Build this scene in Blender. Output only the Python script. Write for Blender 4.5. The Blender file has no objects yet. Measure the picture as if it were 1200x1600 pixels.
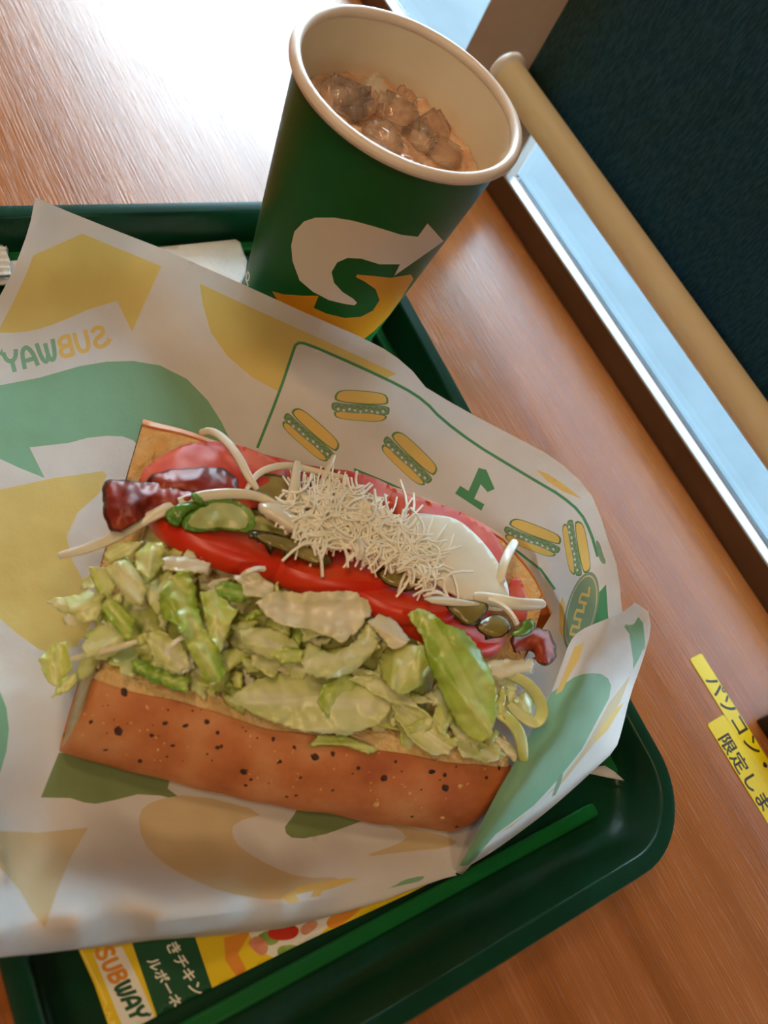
import bpy, bmesh, math, random
import numpy as np
from mathutils import Vector, Matrix, noise
from mathutils.geometry import delaunay_2d_cdt
from mathutils.bvhtree import BVHTree

# ------------------------------------------------------------------ camera
CR = np.array([[0.81022024, -0.44615537, 0.3801165],
               [-0.23164179, -0.8394675, -0.49156525],
               [0.53840992, 0.31022525, -0.78350179]])      # world -> camera (x right, y down, z forward)
CC = np.array([-0.14260088, -0.11944121, 0.30741623])       # metres above the table top
CF = 1377.65                                                # focal length in pixels of a 1200x1600 frame
sc = bpy.context.scene
col = sc.collection
cam = bpy.data.cameras.new('camera')
cam.sensor_fit = 'VERTICAL'
cam.sensor_height = 32.0
cam.lens = CF / 1600 * 32.0
cam.clip_start = 0.01
camo = bpy.data.objects.new('camera', cam)
col.objects.link(camo)
M = Matrix.Identity(4)
for i in range(3):
    M[i][0], M[i][1], M[i][2], M[i][3] = CR[0, i], -CR[1, i], -CR[2, i], CC[i]
camo.matrix_world = M
sc.camera = camo
cam.dof.use_dof = True
cam.dof.focus_distance = 0.345
cam.dof.aperture_fstop = 9.0

# ------------------------------------------------------------------ sky, lamps, exposure
sc.view_settings.view_transform = 'Standard'
sc.view_settings.look = 'None'
sc.view_settings.gamma = 1.0
sc.view_settings.use_curve_mapping = False
sc.view_settings.exposure = 0.34
wd = bpy.data.worlds.new('overcast_sky')
wd.use_nodes = True
sc.world = wd
wd.node_tree.nodes['Background'].inputs[0].default_value = (0.78, 0.91, 1.0, 1)
wd.node_tree.nodes['Background'].inputs[1].default_value = 16.0

def area(name, loc, target, size, power, color):
    l = bpy.data.lights.new(name, 'AREA')
    l.shape = 'DISK'
    l.size = size
    l.energy = power
    l.color = color
    o = bpy.data.objects.new(name, l)
    o.location = loc
    o.rotation_euler = (Vector(target) - Vector(loc)).to_track_quat('-Z', 'Y').to_euler()
    col.objects.link(o)
    return o
WARM = (1.0, 0.70, 0.42)
area('ceiling_downlight', (-0.55, 0.75, 1.85), (-0.45, 0.6, 0), 0.22, 5.0, WARM)
area('ceiling_downlight', (-1.1, -0.5, 1.85), (-1.0, -0.4, 0), 0.22, 5.0, WARM)
area('ceiling_downlight', (-0.95, 0.15, 1.85), (-0.9, 0.15, 0), 0.22, 5.0, WARM)
area('ceiling_downlight', (-0.35, -1.3, 1.85), (-0.35, -1.2, 0), 0.22, 5.0, WARM)

# ------------------------------------------------------------------ helpers
random.seed(7)
rnd = random.Random(11)
def lin(c):
    c = [x / 255 for x in c]
    return tuple(x / 12.92 if x <= 0.04045 else ((x + 0.055) / 1.055) ** 2.4 for x in c) + (1.0,)
def P(px, py, z):                                   # photo measurement -> point at height z
    v = CR.T @ np.array([(px - 600) / CF, (py - 800) / CF, 1.0])
    return CC + v * ((z - CC[2]) / v[2])
def ray(px, py):
    v = CR.T @ np.array([(px - 600) / CF, (py - 800) / CF, 1.0])
    return v / np.linalg.norm(v)
def Ppl(px, py, axis, val):
    v = ray(px, py)
    return CC + v * ((val - CC[axis]) / v[axis])

class N:                                            # tiny node helper
    def __init__(s, name):
        s.m = bpy.data.materials.new(name)
        s.m.use_nodes = True
        s.t = s.m.node_tree
        s.b = s.t.nodes['Principled BSDF']
        s.out = s.t.nodes['Material Output']
    def n(s, typ, **kw):
        x = s.t.nodes.new(typ)
        for k, v in kw.items():
            if k in x.inputs: x.inputs[k].default_value = v
            else: setattr(x, k, v)
        return x
    def l(s, a, b): s.t.links.new(a, b)
    def set(s, **kw):
        for k, v in kw.items(): s.b.inputs[k.replace('_', ' ')].default_value = v
        return s
    def coords(s, scale=(1, 1, 1), rot=(0, 0, 0)):
        tc = s.n('ShaderNodeTexCoord'); mp = s.n('ShaderNodeMapping')
        mp.inputs['Scale'].default_value = scale; mp.inputs['Rotation'].default_value = rot
        s.l(tc.outputs['Object'], mp.inputs[0]); return mp.outputs[0]
    def noise(s, scale, vec=None, detail=4, rough=0.5):
        x = s.n('ShaderNodeTexNoise'); x.inputs['Scale'].default_value = scale
        x.inputs['Detail'].default_value = detail; x.inputs['Roughness'].default_value = rough
        s.l(vec if vec is not None else s.coords(), x.inputs['Vector']); return x.outputs['Fac']
    def ramp(s, fac, stops):
        r = s.n('ShaderNodeValToRGB'); e = r.color_ramp.elements
        while len(e) < len(stops): e.new(0.5)
        for q, (p, c) in zip(e, stops): q.position = p; q.color = c
        s.l(fac, r.inputs[0]); return r.outputs[0]
    def bump(s, fac, strength=0.3, dist=0.001):
        b = s.n('ShaderNodeBump'); b.inputs['Strength'].default_value = strength; b.inputs['Distance'].default_value = dist
        s.l(fac, b.inputs['Height']); s.l(b.outputs[0], s.b.inputs['Normal']); return b

def mottled(name, c1, c2, scale=60, rough=0.5, bump=0.0, bscale=300, lo=0.35, hi=0.65, bdist=0.001, **kw):
    m = N(name)
    m.l(m.ramp(m.noise(scale), [(lo, lin(c1)), (hi, lin(c2))]), m.b.inputs['Base Color'])
    m.set(Roughness=rough, **kw)
    if bump: m.bump(m.noise(bscale, detail=3), bump, bdist)
    return m.m

def paper(name, c, trans=0.12):
    m = N(name)
    c2 = tuple(x * 0.965 for x in c)
    m.l(m.ramp(m.noise(45, detail=5), [(0.35, lin(c2)), (0.65, lin(c))]), m.b.inputs['Base Color'])
    m.set(Roughness=0.55, Specular_IOR_Level=0.3)
    m.bump(m.noise(260, detail=6, rough=0.65), 0.35, 0.0004)
    tr = m.n('ShaderNodeBsdfTranslucent'); tr.inputs[0].default_value = lin(c)
    mx = m.n('ShaderNodeMixShader'); mx.inputs[0].default_value = trans
    m.l(m.b.outputs[0], mx.inputs[1]); m.l(tr.outputs[0], mx.inputs[2]); m.l(mx.outputs[0], m.out.inputs[0])
    return m.m

def link(name, me, mats, parent=None, smooth=True):
    o = bpy.data.objects.new(name, me)
    for m in (mats if isinstance(mats, (list, tuple)) else [mats]): me.materials.append(m)
    if smooth:
        me.polygons.foreach_set('use_smooth', [True] * len(me.polygons))
    col.objects.link(o)
    if parent: o.parent = parent
    return o
def pyobj(name, v, f, mats, parent=None, smooth=True, midx=None):
    me = bpy.data.meshes.new(name)
    me.from_pydata([tuple(map(float, x)) for x in v], [], [tuple(map(int, x)) for x in f])
    o = link(name, me, mats, parent, smooth)
    if midx is not None: me.polygons.foreach_set('material_index', list(map(int, midx)))
    me.update()
    return o
def bmobj(name, bm, mats, parent=None, smooth=True):
    me = bpy.data.meshes.new(name)
    bmesh.ops.recalc_face_normals(bm, faces=bm.faces)
    bm.to_mesh(me); bm.free()
    return link(name, me, mats, parent, smooth)
def empty(name, loc, label, cat, group=None):
    o = bpy.data.objects.new(name, None)
    o.empty_display_size = 0.01
    col.objects.link(o)
    return tag(o, label, cat, group)
def tag(o, label=None, cat=None, group=None, kind=None):
    if label: o['label'] = label
    if cat: o['category'] = cat
    if group: o['group'] = group
    if kind: o['kind'] = kind
    return o
def box(bm, x0, x1, y0, y1, z0, z1, bev=0.0, seg=2):
    r = bmesh.ops.create_cube(bm, size=1)
    for v in r['verts']:
        v.co = Vector(((x0 + x1) / 2 + v.co.x * (x1 - x0), (y0 + y1) / 2 + v.co.y * (y1 - y0), (z0 + z1) / 2 + v.co.z * (z1 - z0)))
    if bev:
        es = list({e for v in r['verts'] for e in v.link_edges})
        bmesh.ops.bevel(bm, geom=es, offset=bev, segments=seg, affect='EDGES', profile=0.5)
def boxobj(name, x0, x1, y0, y1, z0, z1, m, parent=None, bev=0.0, seg=2):
    bm = bmesh.new(); box(bm, x0, x1, y0, y1, z0, z1, bev, seg)
    return bmobj(name, bm, m, parent, smooth=False)
def lathe(prof, n=96, cx=0, cy=0):
    v = []; f = []
    for (r, z) in prof:
        for i in range(n):
            a = 2 * math.pi * i / n
            v.append((cx + r * math.cos(a), cy + r * math.sin(a), z))
    for j in range(len(prof) - 1):
        for i in range(n):
            k = (i + 1) % n
            f.append((j * n + i, j * n + k, (j + 1) * n + k, (j + 1) * n + i))
    return v, f
def inpoly(pts, poly):
    poly = np.asarray(poly, float); x, y = pts[:, 0], pts[:, 1]
    res = np.zeros(len(pts), bool); n = len(poly); j = n - 1
    for i in range(n):
        xi, yi = poly[i]; xj, yj = poly[j]
        if yi != yj:
            c = ((yi > y) != (yj > y)) & (x < (xj - xi) * (y - yi) / (yj - yi) + xi)
            res ^= c
        j = i
    return res
def dens(poly, step, closed=True):
    out = []; n = len(poly)
    for i in range(n if closed else n - 1):
        a = np.array(poly[i], float); b = np.array(poly[(i + 1) % n], float)
        k = max(1, int(np.linalg.norm(b - a) / step))
        out += [a + (b - a) * t / k for t in range(k)]
    if not closed: out.append(np.array(poly[-1], float))
    return out
def smooth(poly, it=2, closed=True):                # Chaikin corner cutting
    for _ in range(it):
        q = []; n = len(poly)
        for i in range(n if closed else n - 1):
            a = np.array(poly[i], float); b = np.array(poly[(i + 1) % n], float)
            q += [a * .75 + b * .25, a * .25 + b * .75]
        if not closed: q = [np.array(poly[0], float)] + q + [np.array(poly[-1], float)]
        poly = q
    return poly
def stroke(pts, w):                                 # thick open line as a polygon
    p = np.array(pts, float); L = []; Rr = []
    for i in range(len(p)):
        t = p[min(i + 1, len(p) - 1)] - p[max(i - 1, 0)]
        t /= np.linalg.norm(t) + 1e-9; nn = np.array([-t[1], t[0]]) * w / 2
        L.append(p[i] + nn); Rr.append(p[i] - nn)
    return L + Rr[::-1]
def cdt_sheet(outline, regions, grid, step):
    """flat print + outline -> triangles.  regions: (material index, [group]); group = list of polygons, even-odd"""
    V = []; E = []
    def addloop(poly):
        s = len(V); V.extend([Vector((float(a), float(b))) for a, b in poly])
        n = len(poly); E.extend([(s + i, s + (i + 1) % n) for i in range(n)])
    ol = dens(outline, step * 2); addloop(ol)
    for _, groups in regions:
        for g in groups:
            for p in g: addloop(dens(p, step * 3))
    o = np.array(ol); lo = o.min(0); hi = o.max(0)
    gx, gy = np.meshgrid(np.arange(lo[0], hi[0], grid), np.arange(lo[1], hi[1], grid))
    gx = gx + (np.arange(gx.shape[0]) % 2)[:, None] * grid / 2
    G = np.c_[gx.ravel(), gy.ravel()]; G = G[inpoly(G, ol)]
    V.extend([Vector((float(a), float(b))) for a, b in G])
    r = delaunay_2d_cdt(V, E, [], 0, 1e-7)
    vv = np.array([tuple(x) for x in r[0]]); ff = np.array(r[2])
    cen = vv[ff].mean(1)
    keep = inpoly(cen, ol); ff = ff[keep]; cen = cen[keep]
    mi = np.zeros(len(ff), int)
    for idx, groups in regions:
        for g in groups:
            ins = np.zeros(len(ff), bool)
            for p in g: ins ^= inpoly(cen, p)
            mi[ins] = idx
    used = np.unique(ff); mp = -np.ones(len(vv), int); mp[used] = np.arange(len(used))
    return vv[used], mp[ff], mi
def text_polys(s, spacing=1.0):                     # outlines of lettering from the built-in font
    cu = bpy.data.curves.new('lettering', 'FONT'); cu.body = s; cu.size = 1.0; cu.space_character = spacing
    ob = bpy.data.objects.new('lettering', cu); col.objects.link(ob)
    dg = bpy.context.evaluated_depsgraph_get(); dg.update()
    c = ob.evaluated_get(dg).to_curve(dg)
    res = []
    for sp in c.splines:
        pts = []; bp = sp.bezier_points
        if len(bp) < 2: continue
        for i in range(len(bp)):
            a = bp[i]; b = bp[(i + 1) % len(bp)]
            p0, p1, p2, p3 = [np.array(x[:2]) for x in (a.co, a.handle_right, b.handle_left, b.co)]
            for k in range(5):
                t = k / 5
                pts.append(p0 * (1 - t) ** 3 + 3 * p1 * t * (1 - t) ** 2 + 3 * p2 * t * t * (1 - t) + p3 * t ** 3)
        q = [pts[0]]
        for x in pts[1:]:
            if np.linalg.norm(x - q[-1]) > 0.004: q.append(x)
        if len(q) > 2: res.append(q)
    bpy.data.objects.remove(ob); bpy.data.curves.remove(cu)
    return res
def tmap(polys, o, ex, ey):
    o, ex, ey = map(lambda q: np.array(q, float), (o, ex, ey))
    return [[o + ex * a + ey * b for a, b in p] for p in polys]
def rbf(ctrl):
    c = np.array(ctrl, float); X = c[:, :2] / 300; z = c[:, 2]; n = len(c)
    d = np.linalg.norm(X[:, None] - X[None], axis=2)
    K = np.where(d > 0, d ** 2 * np.log(d + 1e-12), 0) + np.eye(n) * 3e-4
    A = np.zeros((n + 3, n + 3)); A[:n, :n] = K; A[:n, n] = 1; A[:n, n + 1:] = X; A[n:, :n] = A[:n, n:].T
    w = np.linalg.solve(A, np.r_[z, 0, 0, 0])
    def fn(p):
        p = np.atleast_2d(np.array(p, float))[:, :2] / 300
        dd = np.linalg.norm(p[:, None] - X[None], axis=2)
        return np.where(dd > 0, dd ** 2 * np.log(dd + 1e-12), 0) @ w[:n] + w[n] + p @ w[n + 1:]
    return fn
def nz(x, y, z=0.0): return noise.noise(Vector((float(x), float(y), float(z))))

# ------------------------------------------------------------------ materials
def wood():
    m = N('beech_laminate')
    c1 = m.coords((60, 2.2, 1)); c2 = m.coords((420, 9, 1)); c3 = m.coords((900, 40, 1))
    n1 = m.noise(1.0, c1, 5, 0.55); n2 = m.noise(1.0, c2, 4, 0.6); n3 = m.noise(1.0, c3, 3, 0.6)
    base = m.ramp(n1, [(0.3, lin((146, 83, 36))), (0.5, lin((164, 96, 46))), (0.72, lin((176, 109, 60)))])
    streak = m.ramp(n2, [(0.42, lin((205, 205, 205))), (0.60, lin((255, 255, 255)))])
    mix = m.n('ShaderNodeMix', data_type='RGBA', blend_type='MULTIPLY'); mix.inputs[0].default_value = 0.32
    m.l(base, mix.inputs[6]); m.l(streak, mix.inputs[7]); m.l(mix.outputs[2], m.b.inputs['Base Color'])
    rr = m.ramp(n3, [(0.35, (0.16,) * 3 + (1,)), (0.65, (0.30,) * 3 + (1,))])
    m.l(rr, m.b.inputs['Roughness'])
    m.set(Specular_IOR_Level=0.5)
    m.bump(n3, 0.30, 0.0006)
    return m.m
WOOD = wood()
BROWN = mottled('brown_laminate', (92, 58, 38), (102, 66, 44), 20, 0.45)
WALL = mottled('cream_wall_paint', (214, 200, 178), (222, 208, 186), 3, 0.8)
CEIL = mottled('white_ceiling_board', (225, 220, 210), (232, 228, 220), 3, 0.9)
FLOORM = mottled('brown_floor_tile', (105, 82, 62), (120, 96, 74), 4, 0.5)
ALU = mottled('pale_aluminium', (206, 208, 212), (214, 216, 220), 30, 0.35, Metallic=0.2)
POST = mottled('grey_brown_frame_paint', (150, 138, 130), (158, 146, 138), 25, 0.45)
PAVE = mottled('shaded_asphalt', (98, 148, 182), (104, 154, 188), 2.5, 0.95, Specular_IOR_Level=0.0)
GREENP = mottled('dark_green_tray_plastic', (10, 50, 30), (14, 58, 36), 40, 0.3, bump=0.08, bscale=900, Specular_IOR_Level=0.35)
GREENR = mottled('lit_green_tray_ridge', (14, 92, 38), (18, 98, 42), 40, 0.3)  # tray green brightened; light catching the ridges is put into the colour
PW = paper('wrapper_white', (220, 217, 215))
PY = paper('wrapper_yellow', (222, 200, 120))
PG = paper('wrapper_green', (132, 180, 146))
PT = paper('wrapper_pale_yellow', (212, 192, 152))
PL = paper('wrapper_line_green', (78, 148, 102))
PO = paper('wrapper_orange_yellow', (230, 196, 112))
PS = paper('wrapper_grey_green', (132, 158, 128))
PD = paper('wrapper_dark_line', (98, 138, 78))
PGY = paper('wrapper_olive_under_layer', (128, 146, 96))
NAP = mottled('embossed_napkin', (226, 224, 222), (236, 234, 232), 90, 0.8, bump=0.8, bscale=420)
BLIND = N('dark_green_blind_weave')
_n = BLIND.noise(900, BLIND.coords((1, 1, 0.25)), 2)
BLIND.l(BLIND.ramp(_n, [(0.3, lin((34, 82, 92))), (0.7, lin((72, 122, 134)))]), BLIND.b.inputs['Base Color'])
BLIND.set(Roughness=0.75, Specular_IOR_Level=0.2)
BLIND.bump(_n, 0.5, 0.0004)
_t = BLIND.n('ShaderNodeBsdfTranslucent'); _t.inputs[0].default_value = lin((40, 96, 110))
_x = BLIND.n('ShaderNodeMixShader'); _x.inputs[0].default_value = 0.26
BLIND.l(BLIND.b.outputs[0], _x.inputs[1]); BLIND.l(_t.outputs[0], _x.inputs[2]); BLIND.l(_x.outputs[0], BLIND.out.inputs[0])
BLIND = BLIND.m
BAR = mottled('cream_enamel', (240, 220, 180), (244, 226, 188), 14, 0.35)
CAPW = mottled('white_plastic', (226, 220, 210), (232, 226, 216), 20, 0.35)
BLACK = mottled('black_plastic', (14, 13, 12), (22, 20, 18), 60, 0.35)
def glass():
    m = N('window_glass')
    t = m.n('ShaderNodeBsdfTransparent'); t.inputs[0].default_value = (0.90, 0.97, 1.0, 1)
    dirt = m.ramp(m.noise(38, detail=2), [(0.70, (0.90, 0.97, 1.0, 1)), (0.80, (0.55, 0.62, 0.66, 1))])
    m.l(dirt, t.inputs[0])
    g = m.n('ShaderNodeBsdfGlossy'); g.inputs['Roughness'].default_value = 0.02
    x = m.n('ShaderNodeMixShader'); x.inputs[0].default_value = 0.06
    m.l(t.outputs[0], x.inputs[1]); m.l(g.outputs[0], x.inputs[2]); m.l(x.outputs[0], m.out.inputs[0])
    return m.m
GLASS = glass()

# ------------------------------------------------------------------ the setting
XW = 0.2528                                         # room face of the window wall
FZ = -0.72
def struct(o): o['kind'] = 'structure'; return o
struct(boxobj('floor', -3.2, XW + 0.10, -3, 3.2, FZ - 0.1, FZ, FLOORM))
struct(boxobj('ceiling', -3.2, XW + 0.10, -3, 3.2, 1.9, 2.0, CEIL))
struct(boxobj('wall_left', -3.3, -3.2, -3, 3.2, FZ, 1.9, WALL))
struct(boxobj('wall_back', -3.2, XW + 0.10, 3.2, 3.3, FZ, 1.9, WALL))
struct(boxobj('wall_front', -3.2, XW + 0.10, -3.1, -3, FZ, 1.9, WALL))
wr = bpy.data.objects.new('wall_right', None); col.objects.link(wr); struct(wr)
boxobj('lower_panel', XW, XW + 0.08, -3, 3.2, FZ, 0.0154, BROWN, wr)
boxobj('upper_panel', XW, XW + 0.08, -3, 3.2, 1.5, 1.9, WALL, wr)
boxobj('front_panel', XW, XW + 0.08, -3, -1.6, 0.0154, 1.5, WALL, wr)
boxobj('back_panel', XW, XW + 0.08, 1.75, 3.2, 0.0154, 1.5, WALL, wr)
struct(boxobj('trim_1', XW - 0.0006, XW + 0.006, -1.6, 1.75, 0.0150, 0.0166, ALU, bev=0.0005))
SILL = mottled('pale_blue_outer_sill', (126, 134, 139), (133, 141, 146), 30, 0.8, Specular_IOR_Level=0.05)
struct(boxobj('trim_3', XW + 0.0106, XW + 0.13, -1.6, 1.75, 0.0155, 0.0164, SILL))
YM0, YM1 = 0.1832, 0.2609
struct(boxobj('trim_2', XW - 0.002, XW + 0.0072, YM0, YM1, 0.0168, 1.5, POST, bev=0.0012))
for i, (y0, y1) in enumerate(((-1.6, YM0), (YM1, 1.75))):
    g = pyobj('window_%d' % (i + 1), [(XW + 0.0075, y0, 0.0166), (XW + 0.0075, y1, 0.0166), (XW + 0.0075, y1, 1.5), (XW + 0.0075, y0, 1.5),
                                   (XW + 0.0105, y0, 0.0166), (XW + 0.0105, y1, 0.0166), (XW + 0.0105, y1, 1.5), (XW + 0.0105, y0, 1.5)],
              [(0, 1, 2, 3), (7, 6, 5, 4), (0, 4, 5, 1), (1, 5, 6, 2), (2, 6, 7, 3), (3, 7, 4, 0)], GLASS, None, False)
    struct(g)
struct(boxobj('pavement', XW + 0.10, 12, -14, 14, FZ - 0.12, FZ - 0.06, PAVE))

struct(boxobj('sky_blocker', XW + 0.10, 9, -9, 2.3, 2.05, 2.2, CEIL))  # unseen slab added outside to block sky from the table's sheen

# roller blinds
def blind(y0, y1, zc, label):
    t = empty('roller_blind', (0, 0, 0), label, 'blind', None)
    xb = 0.2385; r = 0.0089
    v = []; f = []
    ny = 40
    for k, x in enumerate((xb + 0.0078, xb + 0.0084)):
        for j in range(2):
            for i in range(ny + 1):
                y = y0 + 0.003 + (y1 - y0 - 0.006) * i / ny
                v.append((x + 0.0004 * math.sin(y * 37), y, (zc - 0.002, 1.52)[j]))
    n1 = ny + 1
    for k in range(2):
        b = k * 2 * n1
        for i in range(ny):
            q = (b + i, b + i + 1, b + n1 + i + 1, b + n1 + i)
            f.append(q if k else q[::-1])
    for i in range(ny): f.append((i, i + 1, 2 * n1 + i + 1, 2 * n1 + i))
    f += [(0, n1, 3 * n1, 2 * n1), (ny, n1 + ny, 3 * n1 + ny, 2 * n1 + ny)]
    pyobj('blind_fabric', v, f, BLIND, t)
    v = []; f = []; n = 40
    for y in (y0, y1):
        for i in range(n):
            a = 2 * math.pi * i / n
            v.append((xb + r * math.cos(a), y, zc + r * math.sin(a)))
    f = [(i, (i + 1) % n, n + (i + 1) % n, n + i) for i in range(n)] + [tuple(range(n)), tuple(range(2 * n - 1, n - 1, -1))]
    o = pyobj('bottom_bar', v, f, BAR, t)
    for yc, s in ((y0, -1), (y1, 1)):
        v = []; f = []
        prof = [(r * 0.96, -0.0002), (r * 0.96, 0.0010), (r * 1.22, 0.0012), (r * 1.27, 0.0022), (r * 1.27, 0.0044), (r * 1.16, 0.0056), (r * 0.7, 0.0062), (0.0001, 0.0063)]
        for (rr, dy) in prof:
            for i in range(n):
                a = 2 * math.pi * i / n
                v.append((xb + rr * math.cos(a), yc + s * dy, zc + rr * math.sin(a)))
        for j in range(len(prof) - 1):
            for i in range(n): f.append((j * n + i, j * n + (i + 1) % n, (j + 1) * n + (i + 1) % n, (j + 1) * n + i))
        c = pyobj('end_cap', v, f, CAPW, t); c['label'] = 'white plastic end cap'
    return t
blind(-1.58, 0.209, 0.0665, 'dark green roller blind with cream bottom bar hanging over the window beside the table')
blind(0.285, 1.72, 0.36, 'second dark green roller blind half lowered on the farther window')

# table
tb = empty('table', (0, 0, 0), 'beech laminate table top under the green tray against the window wall', 'table')
boxobj('table_top', -0.62, XW - 0.0006, -0.62, 0.62, -0.03, 0.0, WOOD, tb, bev=0.0016, seg=3)
v, f = lathe([(0.0001, -0.03), (0.035, -0.03), (0.035, FZ + 0.03), (0.0001, FZ + 0.03)], 24, -0.2, 0)
pyobj('pedestal', v, f, BLACK, tb)
v, f = lathe([(0.0001, FZ + 0.035), (0.22, FZ + 0.02), (0.23, FZ), (0.0001, FZ)], 40, -0.2, 0)
pyobj('table_base', v, f, BLACK, tb)
tb2 = empty('table', (0, 0, 0), 'second beech laminate table butted to the far end of the first', 'table')
boxobj('table_top', -0.62, XW - 0.0006, 0.6205, 1.5, -0.03, 0.0, WOOD, tb2, bev=0.0004, seg=2)
v, f = lathe([(0.0001, -0.03), (0.035, -0.03), (0.035, FZ + 0.03), (0.0001, FZ + 0.03)], 24, -0.2, 1.06)
pyobj('pedestal', v, f, BLACK, tb2)
v, f = lathe([(0.0001, FZ + 0.035), (0.22, FZ + 0.02), (0.23, FZ), (0.0001, FZ)], 40, -0.2, 1.06)
pyobj('table_base', v, f, BLACK, tb2)

# ------------------------------------------------------------------ tray
TW, TD, PSI = 0.2466, 0.3422, -0.0359
cps, sps = math.cos(PSI), math.sin(PSI)
def T(x, y, z): return (x * cps - y * sps, x * sps + y * cps, z)
def rrect(d, R, n=14, wide=0):                       # the front wall slopes more gently than the others
    hx, hy = TW / 2 - d, TD / 2 - d; low = wide * max(0, min(d, 0.0105) - 0.0070) * 4.0; r = max(R - d, 0.004); out = []
    for (sx, sy, a0) in ((1, 1, 0), (-1, 1, 90), (-1, -1, 180), (1, -1, 270)):
        for k in range(n + 1):
            a = math.radians(a0 + 90 * k / n)
            out.append((sx * (hx - r) + r * math.cos(a), sy * (hy - r) + r * math.sin(a) + (low if sy < 0 else 0)))
    return out
tray = empty('tray', (0, 0, 0), 'dark green plastic serving tray with rounded corner under the sandwich wrapper', 'tray')
prof = [(0.0105, 0.0006, .5), (0.0090, 0.003, .5), (0.0030, 0.0175, 0), (0.0006, 0.0185, 0), (0.0, 0.0195, 0), (0.0, 0.0213, 0), (0.0005, 0.0221, 0), (0.0060, 0.0222, 0),
        (0.0066, 0.0218, 0), (0.0070, 0.0208, 0), (0.0083, 0.0085, 1), (0.0089, 0.0052, 1), (0.0095, 0.0038, 1), (0.0105, 0.0032, 1), (0.030, 0.0032, 1)]
v = []; f = []; n = None
for d, z, wd_ in prof:
    rp = rrect(d, 0.036, wide=wd_); n = len(rp)
    v += [T(x, y, z) for x, y in rp]
for j in range(len(prof) - 1):
    for i in range(n): f.append((j * n + i, j * n + (i + 1) % n, (j + 1) * n + (i + 1) % n, (j + 1) * n + i))
f.append(tuple((len(prof) - 1) * n + i for i in range(n)))
f.append(tuple(reversed(range(n))))
o = pyobj('tray_body', v, f, GREENP, tray)
o.modifiers.new('edges', 'EDGE_SPLIT').split_angle = math.radians(50)
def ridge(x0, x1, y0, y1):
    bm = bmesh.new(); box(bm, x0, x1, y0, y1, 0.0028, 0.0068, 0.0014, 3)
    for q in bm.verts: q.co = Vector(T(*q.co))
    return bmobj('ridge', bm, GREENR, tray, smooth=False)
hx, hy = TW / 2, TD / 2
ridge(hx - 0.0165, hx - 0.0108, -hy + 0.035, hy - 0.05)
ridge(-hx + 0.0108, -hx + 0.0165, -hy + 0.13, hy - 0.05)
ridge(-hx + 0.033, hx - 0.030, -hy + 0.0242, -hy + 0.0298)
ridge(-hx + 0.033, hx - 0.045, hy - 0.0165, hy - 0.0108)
# ribbed grip strip between the long ridge and the wall
bm = bmesh.new()
for i in range(90):
    y = -hy + 0.06 + i * (TD - 0.12) / 90
    box(bm, hx - 0.0106, hx - 0.0082, y, y + 0.0011, 0.0030, 0.0052)
for q in bm.verts: q.co = Vector(T(*q.co))
o = bmobj('grip_ribs', bm, GREENP, tray, smooth=False); o['kind'] = 'stuff'

# ------------------------------------------------------------------ tray mat, napkin, wipe packet
YEL = mottled('printed_yellow', (226, 196, 22), (232, 202, 30), 30, 0.4)
DGR = mottled('printed_dark_green', (12, 74, 44), (16, 80, 48), 30, 0.4)
WHT = mottled('printed_white', (228, 226, 216), (234, 232, 222), 30, 0.4)
ORG = mottled('printed_orange', (222, 140, 40), (228, 148, 48), 30, 0.4)
REDP = mottled('printed_red', (198, 40, 24), (214, 60, 34), 200, 0.4)
LGR = mottled('printed_leaf_green', (110, 150, 60), (150, 180, 90), 200, 0.4)
PNK = mottled('printed_pink', (210, 130, 100), (220, 160, 130), 250, 0.4)
BLKP = mottled('printed_black', (26, 16, 10), (32, 22, 14), 30, 0.4)
def flat_print(name, outline, regions, mats, zfun, grid, step, parent=None, thick=0.0002):
    vv, ff, mi = cdt_sheet(outline, regions, grid, step)
    v = [P(a, b, zfun) if not callable(zfun) else P(a, b, zfun(a, b)) for a, b in vv]
    # triangles must face up
    a, b, c = (np.array(v[i]) for i in ff[0])
    if np.cross(b - a, c - a)[2] < 0: ff = ff[:, ::-1]
    o = pyobj(name, v, ff, mats, parent, True, mi)
    s = o.modifiers.new('thickness', 'SOLIDIFY'); s.thickness = thick; s.offset = -1
    return o
SUBW = {'S': [[(0.62, .78), (.5, .92), (.3, .95), (.12, .85), (.12, .65), (.3, .53), (.5, .45), (.62, .3), (.55, .1), (.32, .04), (.1, .12), (.02, .22)]],
        'U': [[(.1, 1), (.1, .3), (.2, .1), (.36, .05), (.52, .1), (.62, .3), (.62, 1)]],
        'B': [[(.1, 0), (.1, 1)], [(.1, .94), (.42, .94), (.57, .82), (.57, .65), (.42, .53), (.1, .53)], [(.1, .53), (.46, .5), (.62, .38), (.62, .2), (.48, .06), (.1, .06)]],
        'W': [[(.04, 1), (.1, .3), (.22, .06), (.36, .1), (.42, .35), (.42, .9)], [(.42, .35), (.5, .1), (.62, .06), (.74, .3), (.8, 1)]],
        'A': [[(.04, 0), (.12, .6), (.3, .94), (.48, .94), (.62, .7), (.66, 0)], [(.1, .36), (.64, .36)]],
        'Y': [[(.04, 1), (.12, .66), (.34, .48), (.58, .62), (.64, 1)], [(.34, .5), (.34, 0)]]}
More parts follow.
